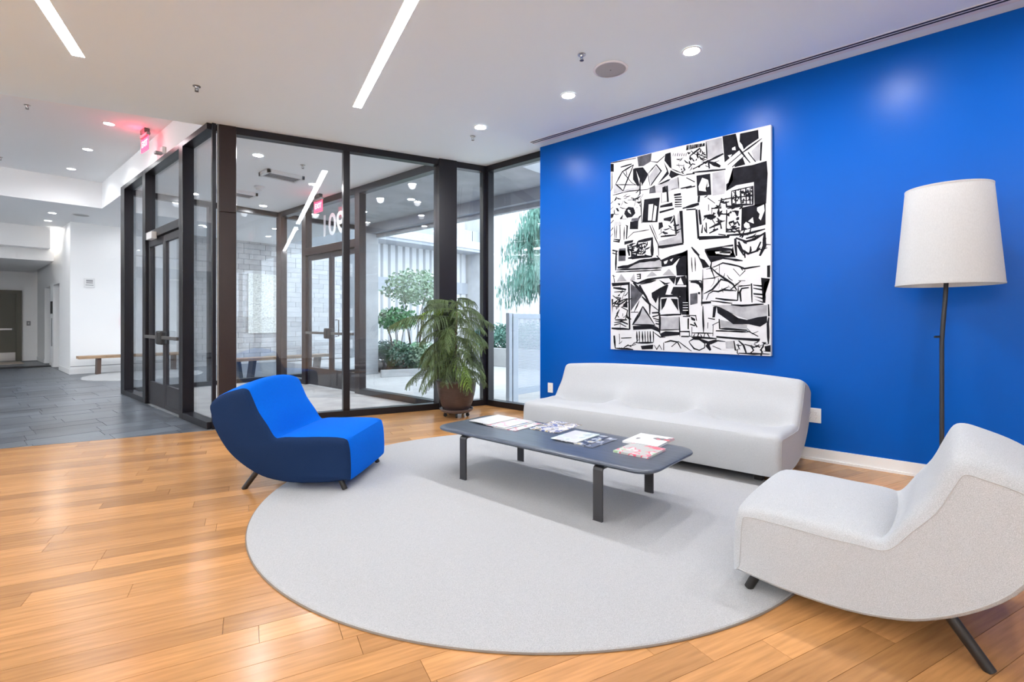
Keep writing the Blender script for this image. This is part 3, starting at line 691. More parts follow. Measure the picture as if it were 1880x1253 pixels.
# ================================================================== PAINTING
XA = XB - .048
AY0, AY1, AZ0, AZ1 = 1.30, 3.005, .912, 3.077
art = thing('painting', 'large black and white abstract ink painting on canvas on the blue wall', 'painting', (XB, (AY0 + AY1) / 2, AZ0))
AYC = (AY0 + AY1) / 2
MB().bbox(-.048, -.002, AY0 - AYC, AY1 - AYC, 0, AZ1 - AZ0, .004).build('canvas', 'canvas', art)
ink, wash, washd, white = MB(), MB(), MB(), MB()
LAY = {'k': (ink, .0012), 'g': (wash, .0006), 'd': (washd, .0009), 'w': (white, .0018)}
jr = random.Random(3)
def a2(pt, crop):
    x0, y0, s = crop; p = onX(x0 + pt[0] / s, y0 + pt[1] / s, XA)
    y = min(max(p.y, AY0 + .003), AY1 - .003) - AYC; z = min(max(p.z, AZ0 + .003), AZ1 - .003) - AZ0
    return y, z
def poly(kind, pts, crop):
    mb, off = LAY[kind]; pp = [a2(p, crop) for p in pts]
    bm = bmesh.new(); vv = [bm.verts.new((-.048 - off, y, z)) for y, z in pp]
    try: f = bm.faces.new(vv)
    except ValueError: bm.free(); return
    bmesh.ops.triangulate(bm, faces=[f]); bm.verts.index_update()
    if kind != 'k':
        MB().add([v.co.copy() for v in bm.verts], [[v.index for v in f.verts] for f in bm.faces]).build({'g': 'grey_wash', 'd': 'dark_wash', 'w': 'bare_patch'}[kind], {'g': 'wash', 'd': 'wash_dark', 'w': 'canvas'}[kind], art); bm.free(); return
    mb.add([v.co.copy() for v in bm.verts], [[v.index for v in f.verts] for f in bm.faces]); bm.free()
def line(w, pts, crop, kind='k'):
    mb, off = LAY[kind]; pp = [Vector(a2(p, crop)) for p in pts]; hw = w / crop[2] * 10.6e-3 * .5 * 1.15
    sub = [pp[0]]
    for a, b in zip(pp[:-1], pp[1:]):
        n = max(1, int((b - a).length / .06))
        for k in range(1, n + 1): sub.append(a + (b - a) * k / n)
    vs = []; n = len(sub)
    for i, p in enumerate(sub):
        t = sub[min(i + 1, n - 1)] - sub[max(i - 1, 0)]
        if t.length < 1e-6: t = Vector((1, 0))
        t.normalize(); nn = Vector((-t.y, t.x)); hwi = hw * jr.uniform(.6, 1.3) * (.55 if i in (0, n - 1) else 1)
        p2 = p + nn * jr.uniform(-.15, .15) * hw
        for s in (-1, 1):
            qv = p2 + nn * hwi * s; vs.append((-.048 - off - jr.random() * .0003, min(max(qv.x, AY0 - AYC + .002), AY1 - AYC - .002), min(max(qv.y, .002), AZ1 - AZ0 - .002)))
    mb.add(vs, [(2 * i, 2 * i + 1, 2 * i + 3, 2 * i + 2) for i in range(n - 1)])
A1c, A2c, A3c, A4c = (1110, 280, 6.594), (1260, 225, 5.114), (1110, 460, 6.265), (1260, 460, 6.267)
for kind, pts in [
 ('k', [(65, 140), (112, 140), (112, 235), (68, 235)]), ('d', [(395, 55), (570, 10), (560, 110), (470, 165), (410, 170)]), ('k', [(735, 20), (800, 0), (812, 195), (790, 185), (725, 100)]),
 ('k', [(800, 215), (910, 270), (810, 315), (780, 280)]), ('k', [(370, 190), (465, 180), (525, 260), (455, 395), (430, 290)]), ('k', [(345, 200), (375, 190), (425, 400), (400, 410), (345, 330)]),
 ('k', [(715, 110), (760, 195), (780, 260), (640, 390), (755, 230)]), ('k', [(640, 390), (760, 330), (805, 320), (780, 345), (690, 385)]), ('g', [(610, 410), (740, 360), (890, 300), (900, 430), (760, 480), (620, 490)]),
 ('g', [(540, 290), (620, 170), (670, 225), (560, 390)]), ('k', [(700, 425), (740, 405), (750, 480), (700, 490)]), ('k', [(745, 410), (765, 400), (780, 600), (755, 600)]), ('k', [(840, 505), (925, 490), (925, 520), (840, 530)]),
 ('k', [(675, 645), (820, 605), (825, 650), (670, 670)]), ('k', [(480, 570), (670, 545), (640, 845), (455, 850)]), ('w', [(535, 630), (590, 625), (570, 825), (525, 825)]), ('w', [(605, 640), (635, 655), (615, 830), (580, 830)]),
 ('k', [(905, 710), (945, 705), (960, 1100), (940, 1105)]), ('k', [(655, 1130), (945, 1095), (960, 1115), (700, 1165), (655, 1160)]), ('g', [(880, 760), (905, 720), (940, 1095), (655, 1125), (650, 1080), (880, 1010)]),
 ('k', [(715, 800), (830, 770), (800, 840), (760, 830), (715, 825)]), ('k', [(655, 850), (700, 845), (710, 900), (655, 940)]), ('k', [(115, 585), (145, 530), (145, 570), (125, 590)]), ('k', [(135, 675), (160, 675), (180, 715), (155, 715)]),
 ('k', [(185, 800), (225, 750), (215, 800), (195, 815)]), ('k', [(155, 615), (190, 620), (180, 645)]), ('k', [(215, 545), (290, 490), (250, 530)]), ('k', [(340, 570), (450, 520), (400, 570)]), ('k', [(380, 600), (450, 590), (420, 625)]),
 ('k', [(75, 745), (118, 740), (100, 790), (75, 800)]), ('k', [(310, 840), (410, 825), (405, 930), (305, 930)]), ('d', [(330, 800), (430, 790), (410, 835), (320, 830)]), ('k', [(240, 1080), (350, 1060), (340, 1090), (240, 1120)]),
 ('d', [(175, 1165), (255, 1160), (260, 1253), (175, 1253)]), ('k', [(860, 1253), (1005, 1180), (1005, 1253)]), ('g', [(110, 400), (130, 380), (220, 460), (440, 400), (440, 460), (110, 500)]), ('d', [(545, 440), (610, 400), (620, 490), (540, 500)])]: poly(kind, pts, A1c)
for w, pts in [(9, [(135, 385), (215, 235), (350, 150)]), (9, [(350, 150), (225, 465)]), (9, [(135, 385), (225, 465)]), (5, [(140, 390), (470, 395)]), (5, [(215, 230), (330, 370), (420, 410)]), (9, [(195, 180), (330, 140)]), (9, [(260, 215), (270, 280)]),
 (7, [(525, 260), (625, 145)]), (10, [(625, 145), (685, 225), (560, 400)]), (6, [(525, 260), (550, 410)]), (6, [(450, 400), (525, 270)]), (6, [(560, 110), (640, 120), (730, 40)]), (5, [(690, 490), (690, 610), (755, 590)]),
 (14, [(845, 545), (935, 540)]), (14, [(850, 575), (935, 572)]), (14, [(850, 605), (935, 602)]), (14, [(850, 632), (935, 630)]), (12, [(850, 660), (935, 655)]), (18, [(665, 730), (840, 680)]), (18, [(920, 440), (1055, 410)]), (18, [(945, 680), (1055, 650)]),
 (8, [(655, 1000), (750, 935)]), (12, [(680, 1020), (870, 1000)]), (12, [(840, 760), (870, 1000)]), (24, [(260, 700), (290, 675), (330, 690), (345, 740), (330, 770), (285, 765), (260, 730), (260, 700)]),
 (9, [(75, 620), (105, 590)]), (9, [(75, 690), (105, 660)]), (9, [(75, 860), (110, 820)]), (9, [(75, 950), (105, 910)]), (9, [(75, 1020), (100, 985)]), (6, [(120, 890), (125, 1040)]), (6, [(150, 890), (140, 1040)]), (6, [(185, 880), (190, 1060)]),
 (7, [(240, 900), (235, 1060)]), (10, [(255, 880), (275, 890), (265, 1050)]), (9, [(110, 1050), (185, 1065), (180, 1085), (105, 1075)]), (14, [(95, 1185), (160, 1200)]), (14, [(95, 1220), (155, 1235)]), (6, [(545, 880), (650, 1120), (655, 1253)]), (5, [(570, 870), (640, 1050)]),
 (5, [(280, 1035), (350, 970), (540, 935)]), (20, [(410, 1080), (575, 1045), (575, 1253)]), (16, [(280, 1120), (300, 1253)]), (14, [(330, 1180), (330, 1253)]), (14, [(400, 1100), (410, 1220)]), (14, [(450, 1110), (440, 1240)]), (14, [(290, 1150), (400, 1130), (470, 1180)]),
 (14, [(320, 1220), (440, 1200)]), (6, [(90, 240), (90, 430), (70, 470)]), (6, [(70, 130), (380, 70)]), (5, [(100, 520), (300, 470), (520, 450), (610, 400)]), (7, [(430, 290), (430, 500), (400, 540)]), (6, [(280, 580), (380, 570), (360, 650)]), (6, [(810, 240), (950, 280), (1055, 260)]), (6, [(810, 200), (930, 250)]), (6, [(890, 300), (900, 440)]), (5, [(810, 450), (890, 430)]), (6, [(960, 160), (870, 155)]), (6, [(440, 560), (450, 860)])]: line(w, pts, A1c)
for i in range(7): line(3, [(122 + i * 12, 840), (122 + i * 12, 890)], A1c); line(6, [(835 + i * 26, 10 + (i % 2) * 4), (828 + i * 26, 45)], A1c)
for i in range(14): line(9, [(8 + i * 12.5, 215 - i * 1.6), (3 + i * 12.5, 262 - i * 3)], A2c)
for kind, pts in [('g', [(190, 175), (335, 140), (345, 300), (200, 345)]), ('k', [(340, 130), (465, 105), (470, 190), (500, 260), (360, 375)]), ('k', [(505, 105), (675, 70), (680, 150), (570, 225), (540, 255), (525, 210), (500, 180)]),
 ('g', [(610, 270), (690, 190), (690, 355), (645, 370)]), ('k', [(695, 190), (715, 180), (705, 360), (690, 360)]), ('k', [(450, 410), (530, 330), (555, 395), (460, 420)]), ('k', [(435, 430), (620, 400), (755, 360), (765, 480), (750, 760), (640, 790), (635, 560), (470, 590), (375, 645), (375, 580), (440, 540)]),
 ('k', [(520, 800), (640, 775), (745, 760), (745, 960), (515, 1020)]), ('w', [(665, 800), (730, 770), (735, 830), (700, 920), (680, 900), (690, 860), (665, 830)]), ('w', [(580, 930), (625, 890), (635, 950)]), ('w', [(540, 960), (560, 935), (590, 950), (600, 985), (575, 1000), (545, 985)]),
 ('k', [(370, 870), (410, 840), (405, 885)]), ('k', [(375, 990), (420, 1010), (380, 1025)]), ('k', [(95, 500), (225, 480), (235, 680), (105, 690)]), ('w', [(115, 600), (150, 520), (205, 540), (215, 600), (180, 620), (190, 650), (120, 640)]), ('g', [(245, 475), (360, 450), (370, 620), (360, 670), (245, 690)]),
 ('k', [(85, 820), (105, 815), (125, 1090), (105, 1095)]), ('k', [(110, 1070), (260, 1065), (410, 1065), (400, 1085), (120, 1105)]), ('k', [(170, 1190), (440, 1145), (450, 1253), (210, 1253)]), ('w', [(270, 1215), (420, 1205), (420, 1225), (280, 1235)]), ('w', [(330, 1170), (440, 1165), (430, 1185)]),
 ('g', [(375, 590), (440, 460), (440, 540)]), ('d', [(630, 410), (755, 365), (750, 480), (630, 490)]), ('w', [(390, 310), (430, 300), (410, 335)]), ('w', [(430, 240), (460, 225), (465, 260), (430, 260)]), ('k', [(110, 690), (130, 690), (125, 750), (105, 750)])]: poly(kind, pts, A2c)
for w, pts in [(10, [(30, 320), (130, 240)]), (10, [(50, 330), (75, 365)]), (10, [(20, 430), (60, 385)]), (12, [(110, 415), (210, 355)]), (8, [(120, 300), (195, 330)]), (12, [(215, 360), (350, 295)]), (14, [(205, 355), (215, 435)]), (14, [(215, 370), (320, 415)]), (7, [(250, 380), (310, 360)]), (8, [(60, 440), (160, 390)]),
 (6, [(390, 400), (520, 290), (710, 150)]), (6, [(460, 190), (520, 280), (600, 380)]), (6, [(430, 420), (550, 310)]), (6, [(580, 280), (650, 370)]), (6, [(185, 180), (195, 345)]), (8, [(60, 470), (370, 440)]),
 (7, [(425, 645), (430, 775), (625, 770), (625, 600), (425, 645)]), (8, [(510, 620), (515, 775)]), (8, [(460, 640), (465, 770)]), (8, [(560, 615), (565, 770)]), (7, [(600, 610), (600, 770)]), (8, [(430, 710), (510, 695)]), (7, [(515, 660), (620, 640)]), (7, [(515, 700), (620, 690)]), (7, [(515, 735), (620, 730)]), (8, [(440, 650), (500, 720)]), (8, [(530, 640), (550, 690)]), (8, [(575, 630), (590, 680)]), (8, [(470, 740), (500, 700)]),
 (7, [(385, 810), (515, 790)]), (7, [(380, 820), (375, 1030), (515, 1020)]), (14, [(450, 830), (480, 840), (480, 880)]), (12, [(400, 940), (420, 970)]), (10, [(440, 920), (450, 960)]), (10, [(395, 1010), (500, 990)]), (10, [(420, 980), (490, 1020)]), (10, [(480, 930), (500, 970)]),
 (14, [(0, 620), (85, 600)]), (18, [(0, 800), (120, 765)]), (12, [(235, 810), (330, 800)]), (14, [(120, 820), (135, 960)]), (14, [(165, 880), (280, 885)]), (12, [(185, 940), (190, 1030)]), (10, [(155, 960), (145, 1040)]), (12, [(215, 995), (320, 945), (330, 1000)]), (12, [(215, 1040), (300, 1000)]), (10, [(300, 850), (330, 830), (310, 880), (340, 850)]), (12, [(330, 860), (400, 860)]),
 (6, [(200, 710), (270, 760)]), (5, [(210, 770), (210, 830)]), (5, [(240, 800), (240, 870)]), (9, [(300, 1050), (370, 1060)]), (6, [(300, 735), (420, 710), (520, 700)]), (9, [(370, 740), (380, 790), (520, 790)]), (8, [(0, 490), (80, 480), (60, 470)]), (6, [(0, 520), (80, 560)]),
 (14, [(460, 1090), (470, 1253)]), (12, [(465, 1085), (560, 1120), (640, 1100), (735, 1040)]), (14, [(735, 1030), (735, 1160), (690, 1253)]), (12, [(490, 1120), (520, 1200), (580, 1235), (660, 1210), (700, 1120)]), (9, [(480, 1150), (540, 1250)]), (9, [(560, 1090), (690, 1060)]), (8, [(380, 1060), (560, 1050), (740, 1000)]), (8, [(0, 820), (90, 815)]), (12, [(50, 1170), (120, 1253)])]: line(w, pts, A2c)
for kind, pts in [('d', [(160, 0), (245, 0), (240, 120), (160, 125)]), ('g', [(150, 200), (400, 140), (650, 105), (650, 190), (150, 215)]), ('k', [(650, 110), (760, 60), (940, 10), (930, 50), (800, 130), (780, 170), (700, 185), (655, 190)]), ('w', [(680, 130), (730, 110), (715, 150), (690, 160)]), ('w', [(750, 110), (790, 90), (770, 130)]),
 ('k', [(950, 10), (960, 290), (830, 290), (820, 180), (870, 80)]), ('g', [(140, 360), (190, 270), (255, 355)]), ('g', [(290, 350), (340, 260), (350, 345)]), ('g', [(480, 305), (545, 240), (605, 290)]), ('g', [(665, 285), (740, 210), (810, 290)]), ('k', [(80, 375), (290, 365), (285, 395), (90, 415)]), ('k', [(270, 400), (290, 370), (298, 910), (280, 910)]),
 ('k', [(200, 650), (260, 570), (265, 660)]), ('k', [(80, 560), (100, 560), (90, 730)]), ('d', [(300, 380), (450, 490), (300, 700)]), ('k', [(540, 490), (640, 430), (720, 390), (735, 400), (700, 510), (620, 530), (590, 610), (545, 540)]), ('k', [(620, 335), (700, 375), (760, 370), (730, 385), (690, 400)]), ('k', [(740, 320), (820, 310), (800, 390)]),
 ('k', [(820, 310), (930, 290), (960, 400), (815, 400)]), ('w', [(830, 395), (875, 310), (910, 395)]), ('k', [(790, 420), (950, 420), (970, 740), (890, 740), (870, 530), (760, 500)]), ('k', [(650, 560), (720, 550), (690, 640), (655, 690)]), ('k', [(760, 555), (840, 560), (850, 700), (810, 640)]), ('g', [(440, 645), (580, 860), (320, 855)]),
 ('k', [(325, 870), (560, 860), (620, 890), (640, 950), (600, 930), (540, 905), (330, 915)]), ('k', [(635, 960), (700, 930), (860, 940), (860, 975), (650, 995)]), ('k', [(415, 1100), (560, 1085), (555, 1135), (430, 1140)]), ('k', [(955, 785), (970, 780), (970, 910), (955, 905)]), ('g', [(645, 770), (860, 765), (860, 905), (645, 915)])]: poly(kind, pts, A3c)
for w, pts in [(14, [(270, 90), (400, 75), (550, 70)]), (16, [(150, 195), (270, 185), (400, 125), (640, 95)]), (8, [(140, 225), (660, 200)]), (6, [(130, 250), (650, 225)]), (12, [(370, 280), (410, 275), (410, 330)]), (10, [(375, 300), (405, 298)]), (12, [(375, 325), (410, 322)]), (14, [(80, 895), (290, 910)]),
 (12, [(100, 430), (250, 450)]), (9, [(110, 480), (220, 470)]), (10, [(95, 520), (180, 580), (250, 560)]), (9, [(110, 600), (170, 560)]), (12, [(150, 640), (265, 560)]), (10, [(120, 790), (170, 680)]), (10, [(120, 800), (260, 800)]), (10, [(110, 830), (200, 820), (270, 850)]), (10, [(110, 860), (180, 840), (250, 880)]), (9, [(190, 650), (265, 690), (240, 800)]), (7, [(240, 460), (200, 560)]), (8, [(100, 650), (130, 600)]),
 (18, [(330, 370), (450, 500)]), (14, [(310, 350), (380, 380), (500, 340), (600, 320), (820, 300)]), (16, [(400, 400), (510, 600)]), (10, [(410, 390), (590, 345)]), (14, [(625, 740), (630, 540), (660, 525), (830, 520), (860, 545), (880, 740)]), (14, [(640, 745), (880, 740)]), (9, [(640, 765), (640, 920), (860, 910)]), (8, [(860, 765), (865, 990)]),
 (8, [(440, 645), (580, 860), (320, 855), (440, 645)]), (14, [(430, 530), (520, 620), (520, 740)]), (7, [(530, 620), (630, 700)]), (7, [(400, 580), (340, 710)]), (7, [(300, 710), (390, 710)]), (8, [(440, 645), (400, 750), (330, 850)]), (14, [(545, 720), (630, 715)]), (14, [(550, 765), (630, 745)]), (14, [(560, 780), (630, 800)]), (14, [(580, 810), (635, 820)]), (14, [(585, 840), (635, 850)]), (10, [(635, 720), (635, 960)]),
 (9, [(365, 1065), (560, 1060)]), (9, [(570, 1090), (600, 1140), (630, 1090), (660, 1145)]), (7, [(680, 1060), (680, 1150)]), (8, [(690, 1060), (760, 1040), (840, 1055), (880, 1130)]), (7, [(840, 1050), (770, 1110)]), (7, [(845, 1045), (1000, 1160)]), (16, [(110, 980), (125, 1130)]), (14, [(125, 1125), (330, 1145)]), (7, [(170, 960), (175, 1080)]), (7, [(190, 1010), (310, 1005)]), (7, [(220, 1120), (270, 1090), (310, 1110)]),
 (9, [(900, 760), (985, 760)]), (8, [(870, 935), (975, 935), (975, 990)]), (12, [(880, 990), (970, 992)]), (9, [(600, 60), (650, 120)]), (8, [(560, 940), (640, 1000), (700, 1000)]), (12, [(135, 0), (130, 230)]), (8, [(100, 280), (115, 370)]), (8, [(90, 290), (120, 300)])]: line(w, pts, A3c)
for x in (370, 400, 435, 465, 495, 525, 560): line(9, [(x, 930), (x + 4, 1060)], A3c)
for y in (600, 630, 660, 690): line(7, [(900, y), (960, y)], A3c, 'w')
for kind, pts in [('k', [(0, 0), (15, 0), (35, 740), (0, 740)]), ('k', [(100, 0), (130, 30), (160, 90), (210, 110), (270, 190), (190, 205), (175, 150)]), ('k', [(225, 0), (540, 0), (570, 80), (430, 85), (290, 130), (250, 60)]), ('w', [(380, 10), (520, 10), (520, 30), (385, 30)]), ('w', [(370, 45), (510, 35), (500, 55)]),
 ('k', [(860, 315), (965, 325), (900, 370), (885, 440), (915, 540), (910, 605), (880, 605)]), ('k', [(930, 175), (965, 170), (965, 310), (930, 310)]), ('k', [(765, 395), (880, 400), (880, 425), (775, 405)]), ('k', [(770, 430), (885, 445), (880, 465), (770, 440)]), ('k', [(770, 490), (890, 500), (890, 520), (775, 510)]), ('k', [(770, 525), (885, 545), (880, 565)]), ('k', [(780, 560), (880, 590), (880, 605)]),
 ('d', [(45, 500), (130, 490), (130, 610), (45, 630)]), ('k', [(135, 480), (160, 480), (160, 505), (135, 505)]), ('k', [(170, 590), (285, 585), (285, 610), (170, 620)]), ('g', [(290, 630), (930, 630), (930, 760), (720, 800), (600, 760), (380, 650)]), ('k', [(350, 650), (480, 700), (600, 780), (700, 800), (820, 770), (930, 755), (930, 830), (850, 880), (720, 850), (540, 850), (460, 790), (360, 720)]),
 ('k', [(310, 650), (350, 640), (330, 770), (300, 775)]), ('k', [(345, 985), (600, 1005), (850, 1015), (840, 1050), (600, 1030), (345, 1005)]), ('k', [(50, 760), (105, 790), (100, 815), (60, 800)]), ('k', [(15, 785), (32, 785), (30, 905), (15, 905)]), ('k', [(900, 1105), (985, 1090), (980, 1170), (910, 1165)]), ('g', [(450, 1050), (540, 1040), (550, 1130), (455, 1130)]), ('k', [(870, 1055), (925, 1060), (900, 1085)]), ('g', [(390, 800), (700, 860), (700, 900), (390, 890)])]: poly(kind, pts, A4c)
for w, pts in [(8, [(215, 0), (290, 140), (280, 190), (330, 330)]), (10, [(280, 190), (350, 260), (540, 390), (580, 460)]), (10, [(290, 130), (420, 90), (650, 120)]), (8, [(310, 195), (420, 145), (600, 180), (670, 210), (850, 180)]), (8, [(620, 190), (650, 230)]), (7, [(610, 300), (680, 230)]), (8, [(600, 415), (740, 400)]), (8, [(600, 420), (590, 580)]), (8, [(750, 380), (755, 600)]), (10, [(720, 430), (640, 440), (615, 480), (630, 590)]),
 (9, [(335, 550), (450, 570), (590, 575)]), (9, [(280, 580), (530, 610)]), (10, [(515, 625), (640, 635), (890, 620)]), (8, [(230, 570), (260, 500), (310, 470), (370, 475), (490, 420)]), (8, [(370, 475), (430, 455), (580, 465)]), (8, [(200, 500), (300, 450), (400, 335), (500, 360), (540, 400)]), (7, [(500, 460), (630, 350)]), (7, [(600, 350), (680, 350)]), (5, [(190, 330), (310, 320), (390, 290)]), (5, [(380, 170), (380, 290)]), (5, [(190, 220), (190, 560)]), (5, [(540, 210), (610, 290)]),
 (16, [(50, 360), (110, 360), (155, 385), (170, 430)]), (7, [(30, 350), (175, 350), (180, 640)]), (9, [(250, 780), (330, 795)]), (10, [(380, 790), (385, 900), (700, 920)]), (8, [(340, 925), (720, 940)]), (8, [(190, 640), (200, 945)]), (7, [(65, 880), (65, 990)]), (8, [(65, 950), (305, 955)]), (7, [(310, 860), (305, 990)]), (8, [(300, 860), (380, 820)]), (7, [(250, 830), (245, 900)]),
 (10, [(100, 960), (85, 990)]), (10, [(145, 955), (130, 1000)]), (10, [(165, 965), (185, 1005)]), (10, [(215, 960), (200, 1005)]), (10, [(245, 960), (270, 1005)]), (10, [(0, 990), (60, 990)]), (12, [(60, 1000), (350, 1015)]), (9, [(0, 745), (110, 750), (120, 810)]), (14, [(45, 850), (100, 870)]), (14, [(90, 830), (125, 885)]), (10, [(950, 770), (940, 850), (945, 1080)]), (12, [(945, 620), (950, 760)]),
 (7, [(30, 1050), (80, 1020), (150, 1025), (215, 1070), (210, 1120), (150, 1150), (90, 1130), (50, 1080), (30, 1050)]), (24, [(140, 1020), (250, 1060), (250, 1110), (280, 1150)]), (20, [(350, 1030), (270, 1060), (230, 1110)]), (7, [(280, 1080), (360, 1040), (450, 1050)]), (7, [(300, 1100), (400, 1140)]), (12, [(550, 1040), (565, 1150)]), (12, [(600, 1040), (660, 1090), (690, 1180)]), (7, [(670, 1080), (740, 1100), (775, 1150), (740, 1180)]), (7, [(780, 1080), (850, 1120)]), (12, [(850, 1140), (880, 1180)]), (9, [(600, 1185), (960, 1195)]),
 (5, [(60, 80), (70, 250)]), (5, [(100, 80), (105, 240)]), (5, [(700, 900), (760, 960), (830, 930)]), (6, [(690, 920), (830, 990)])]: line(w, pts, A4c)
def scribble(crop, x0, y0, x1, y1, n, l0, l1, w0, w1):
    for k in range(n):
        x = jr.uniform(x0, x1); y = jr.uniform(y0, y1); a = jr.choice((.5, -.6, 1.3, 0.05, -1.2)) + jr.uniform(-.3, .3); l = jr.uniform(l0, l1)
        line(jr.uniform(w0, w1), [(x, y), (x + l * .5 * math.cos(a + .2), y + l * .5 * math.sin(a + .2)), (x + l * math.cos(a), y + l * math.sin(a))], crop)
for args in ((A2c, 10, 260, 180, 440, 22, 20, 70, 3, 9), (A1c, 290, 1090, 560, 1240, 26, 25, 70, 6, 15), (A3c, 90, 420, 255, 880, 26, 30, 90, 4, 10), (A4c, 560, 1040, 900, 1170, 16, 40, 90, 3, 8), (A1c, 110, 490, 440, 830, 22, 25, 80, 3, 9), (A2c, 140, 700, 360, 1050, 20, 25, 90, 4, 9), (A2c, 385, 810, 510, 1020, 14, 20, 60, 5, 11), (A2c, 430, 620, 620, 770, 26, 12, 34, 6, 10), (A4c, 200, 210, 580, 460, 12, 50, 120, 2, 5), (A1c, 660, 850, 860, 1010, 12, 30, 80, 5, 12), (A3c, 160, 1000, 330, 1120, 6, 40, 90, 3, 6), (A1c, 870, 60, 1050, 240, 12, 20, 70, 3, 10), (A2c, 480, 1060, 730, 1240, 12, 40, 100, 4, 9)): scribble(*args)
tag(ink.build('ink_marks', 'ink', art), kind='stuff'); tag(white.build('scraped_lines', 'canvas', art), kind='stuff')

# ================================================================== MAGAZINES
def cover_mat(name, base, cols, scale, seed, thr=.5):
    m = bpy.data.materials.new(name); m.use_nodes = True; MATS[name] = m; nt = m.node_tree; b = nt.nodes['Principled BSDF']; b.inputs['Roughness'].default_value = .3
    tc = nt.nodes.new('ShaderNodeTexCoord'); mp = nt.nodes.new('ShaderNodeMapping'); mp.inputs['Location'].default_value = (seed, seed * .7, 0); nt.links.new(tc.outputs['Object'], mp.inputs[0])
    n = nt.nodes.new('ShaderNodeTexNoise'); n.inputs['Scale'].default_value = scale; n.inputs['Detail'].default_value = 2; nt.links.new(mp.outputs[0], n.inputs['Vector'])
    cr = nt.nodes.new('ShaderNodeValToRGB'); cr.color_ramp.interpolation = 'CONSTANT'; e = cr.color_ramp.elements
    e[0].position = 0; e[0].color = (*base, 1); e[1].position = thr; e[1].color = (*cols[0], 1)
    for k, c_ in enumerate(cols[1:]): el = e.new(min(.98, thr + .05 * (k + 1))); el.color = (*c_, 1)
    nt.links.new(n.outputs['Fac'], cr.inputs[0]); nt.links.new(cr.outputs[0], b.inputs['Base Color'])
W_ = (.60, .60, .60)
cover_mat('cover_white', W_, [(.6, .62, .66), W_], 5, 1, .56); cover_mat('cover_pink', W_, [(.75, .30, .38), W_, (.5, .55, .6)], 7, 4, .52); cover_mat('cover_sky', W_, [(.25, .35, .6), W_], 8, 9, .55); cover_mat('cover_lines', W_, [(.5, .2, .25), (.6, .6, .65)], 9, 13, .57)
cover_mat('cover_map', (.72, .68, .60), [(.03, .06, .25), W_, (.55, .42, .2), (.1, .1, .12)], 13, 17, .46); cover_mat('cover_green', W_, [(.65, .78, .72), (.45, .5, .5)], 7, 21, .56); cover_mat('cover_dark', (.05, .06, .09), [(.35, .4, .45), (.6, .6, .6), (.55, .5, .3)], 12, 25, .52); cover_mat('cover_photo', (.10, .11, .14), [(.5, .52, .55), (.2, .22, .3)], 11, 29, .52)
cover_mat('cover_fruit', (.45, .46, .44), [(.75, .12, .18), W_, (.35, .5, .3)], 9, 33, .48); cover_mat('cover_grey', (.70, .70, .70), [(.12, .12, .13), (.6, .08, .12)], 6, 37, .60)
MZ = .3852
def magazine(p, ang, w, l, th, z, cover, label):
    t = thing('magazine', label, 'magazine', (p[0], p[1], z), ang, group='magazines on the coffee table')
    MB().box(-w / 2 + .002, w / 2 - .003, -l / 2 + .003, l / 2 - .003, .0007, th - .0007).build('pages', 'paper', t)
    mm = MB(); mm.box(-w / 2, w / 2, -l / 2, l / 2, th - .0007, th); mm.box(-w / 2, w / 2, -l / 2, l / 2, 0, .0007); mm.box(-w / 2 - .0008, -w / 2, -l / 2, l / 2, 0, th)
    mm.build('cover', cover, t)
K = .974
def mp_(x, y): return (x * K, y * K)
# spread of four, overlapping, topmost at the far end
for k, (y, cov, lb) in enumerate([(2.66, 'cover_lines', 'lowest magazine of the white fan at the vestibule end of the coffee table'), (2.78, 'cover_sky', 'second magazine from the bottom of the white fan on the coffee table'), (2.87, 'cover_pink', 'pink accented magazine in the white fan on the coffee table'), (3.04, 'cover_white', 'topmost plain white magazine of the fan, nearest the table end')]):
    magazine(mp_(3.19, y + (.10 if k == 0 else .06 if k == 1 else 0.0) ), R(2 - k), .35, .235, .004, MZ + k * .0045, cov, lb)
magazine(mp_(3.36, 2.49), R(4), .38, .27, .005, MZ, 'cover_map', 'magazine with a blue and cream map-like cover near the sofa side')
magazine(mp_(3.145, 1.99), R(-1), .33, .20, .004, MZ, 'cover_photo', 'dark photo magazine lowest of the middle fan on the coffee table')
magazine(mp_(3.150, 2.06), R(0), .33, .20, .004, MZ + .0045, 'cover_dark', 'second dark magazine in the middle fan on the coffee table')
magazine(mp_(3.148, 2.15), R(2), .33, .215, .004, MZ + .009, 'cover_green', 'white and pale green magazine on top of the middle fan')
magazine(mp_(3.42, 1.69), R(3), .31, .26, .013, MZ, 'cover_grey', 'thick grey and white magazine at the foreground end, sofa side')
magazine(mp_(3.115, 1.605), R(1), .27, .245, .012, MZ, 'cover_fruit', 'thick colourful red and white magazine at the foreground end, rug side')

# ================================================================== WALL OUTLETS, LOBBY THINGS
def outlet(y, z, w, h, label, quad=True):
    t = thing('wall_outlet', label, 'outlet', (XB, y, z))
    MB().bbox(-.008, 0, -w / 2, w / 2, -h / 2, h / 2, .003).build('plate', 'white_plastic', t)
    for dy in ((-.022, .022) if quad else (0,)):
        for dz in (-.022, .022):
            r_ = MB().bbox(-.0105, -.007, dy - .014, dy + .014, dz - .014, dz + .014, .003).build('socket', 'trim_white', t)
            mm = MB(); mm.box(-.0108, -.0104, dy - .007, dy - .005, dz - .002, dz + .008); mm.box(-.0108, -.0104, dy + .005, dy + .007, dz - .002, dz + .008); mm.box(-.0108, -.0104, dy - .002, dy + .002, dz - .010, dz - .006); mm.build('slots', 'black_plastic', r_)
outlet(.965, .397, .125, .13, 'white double wall outlet right of the sofa'); outlet(3.91, .38, .08, .125, 'white wall outlet left of the sofa by the corner window', False)
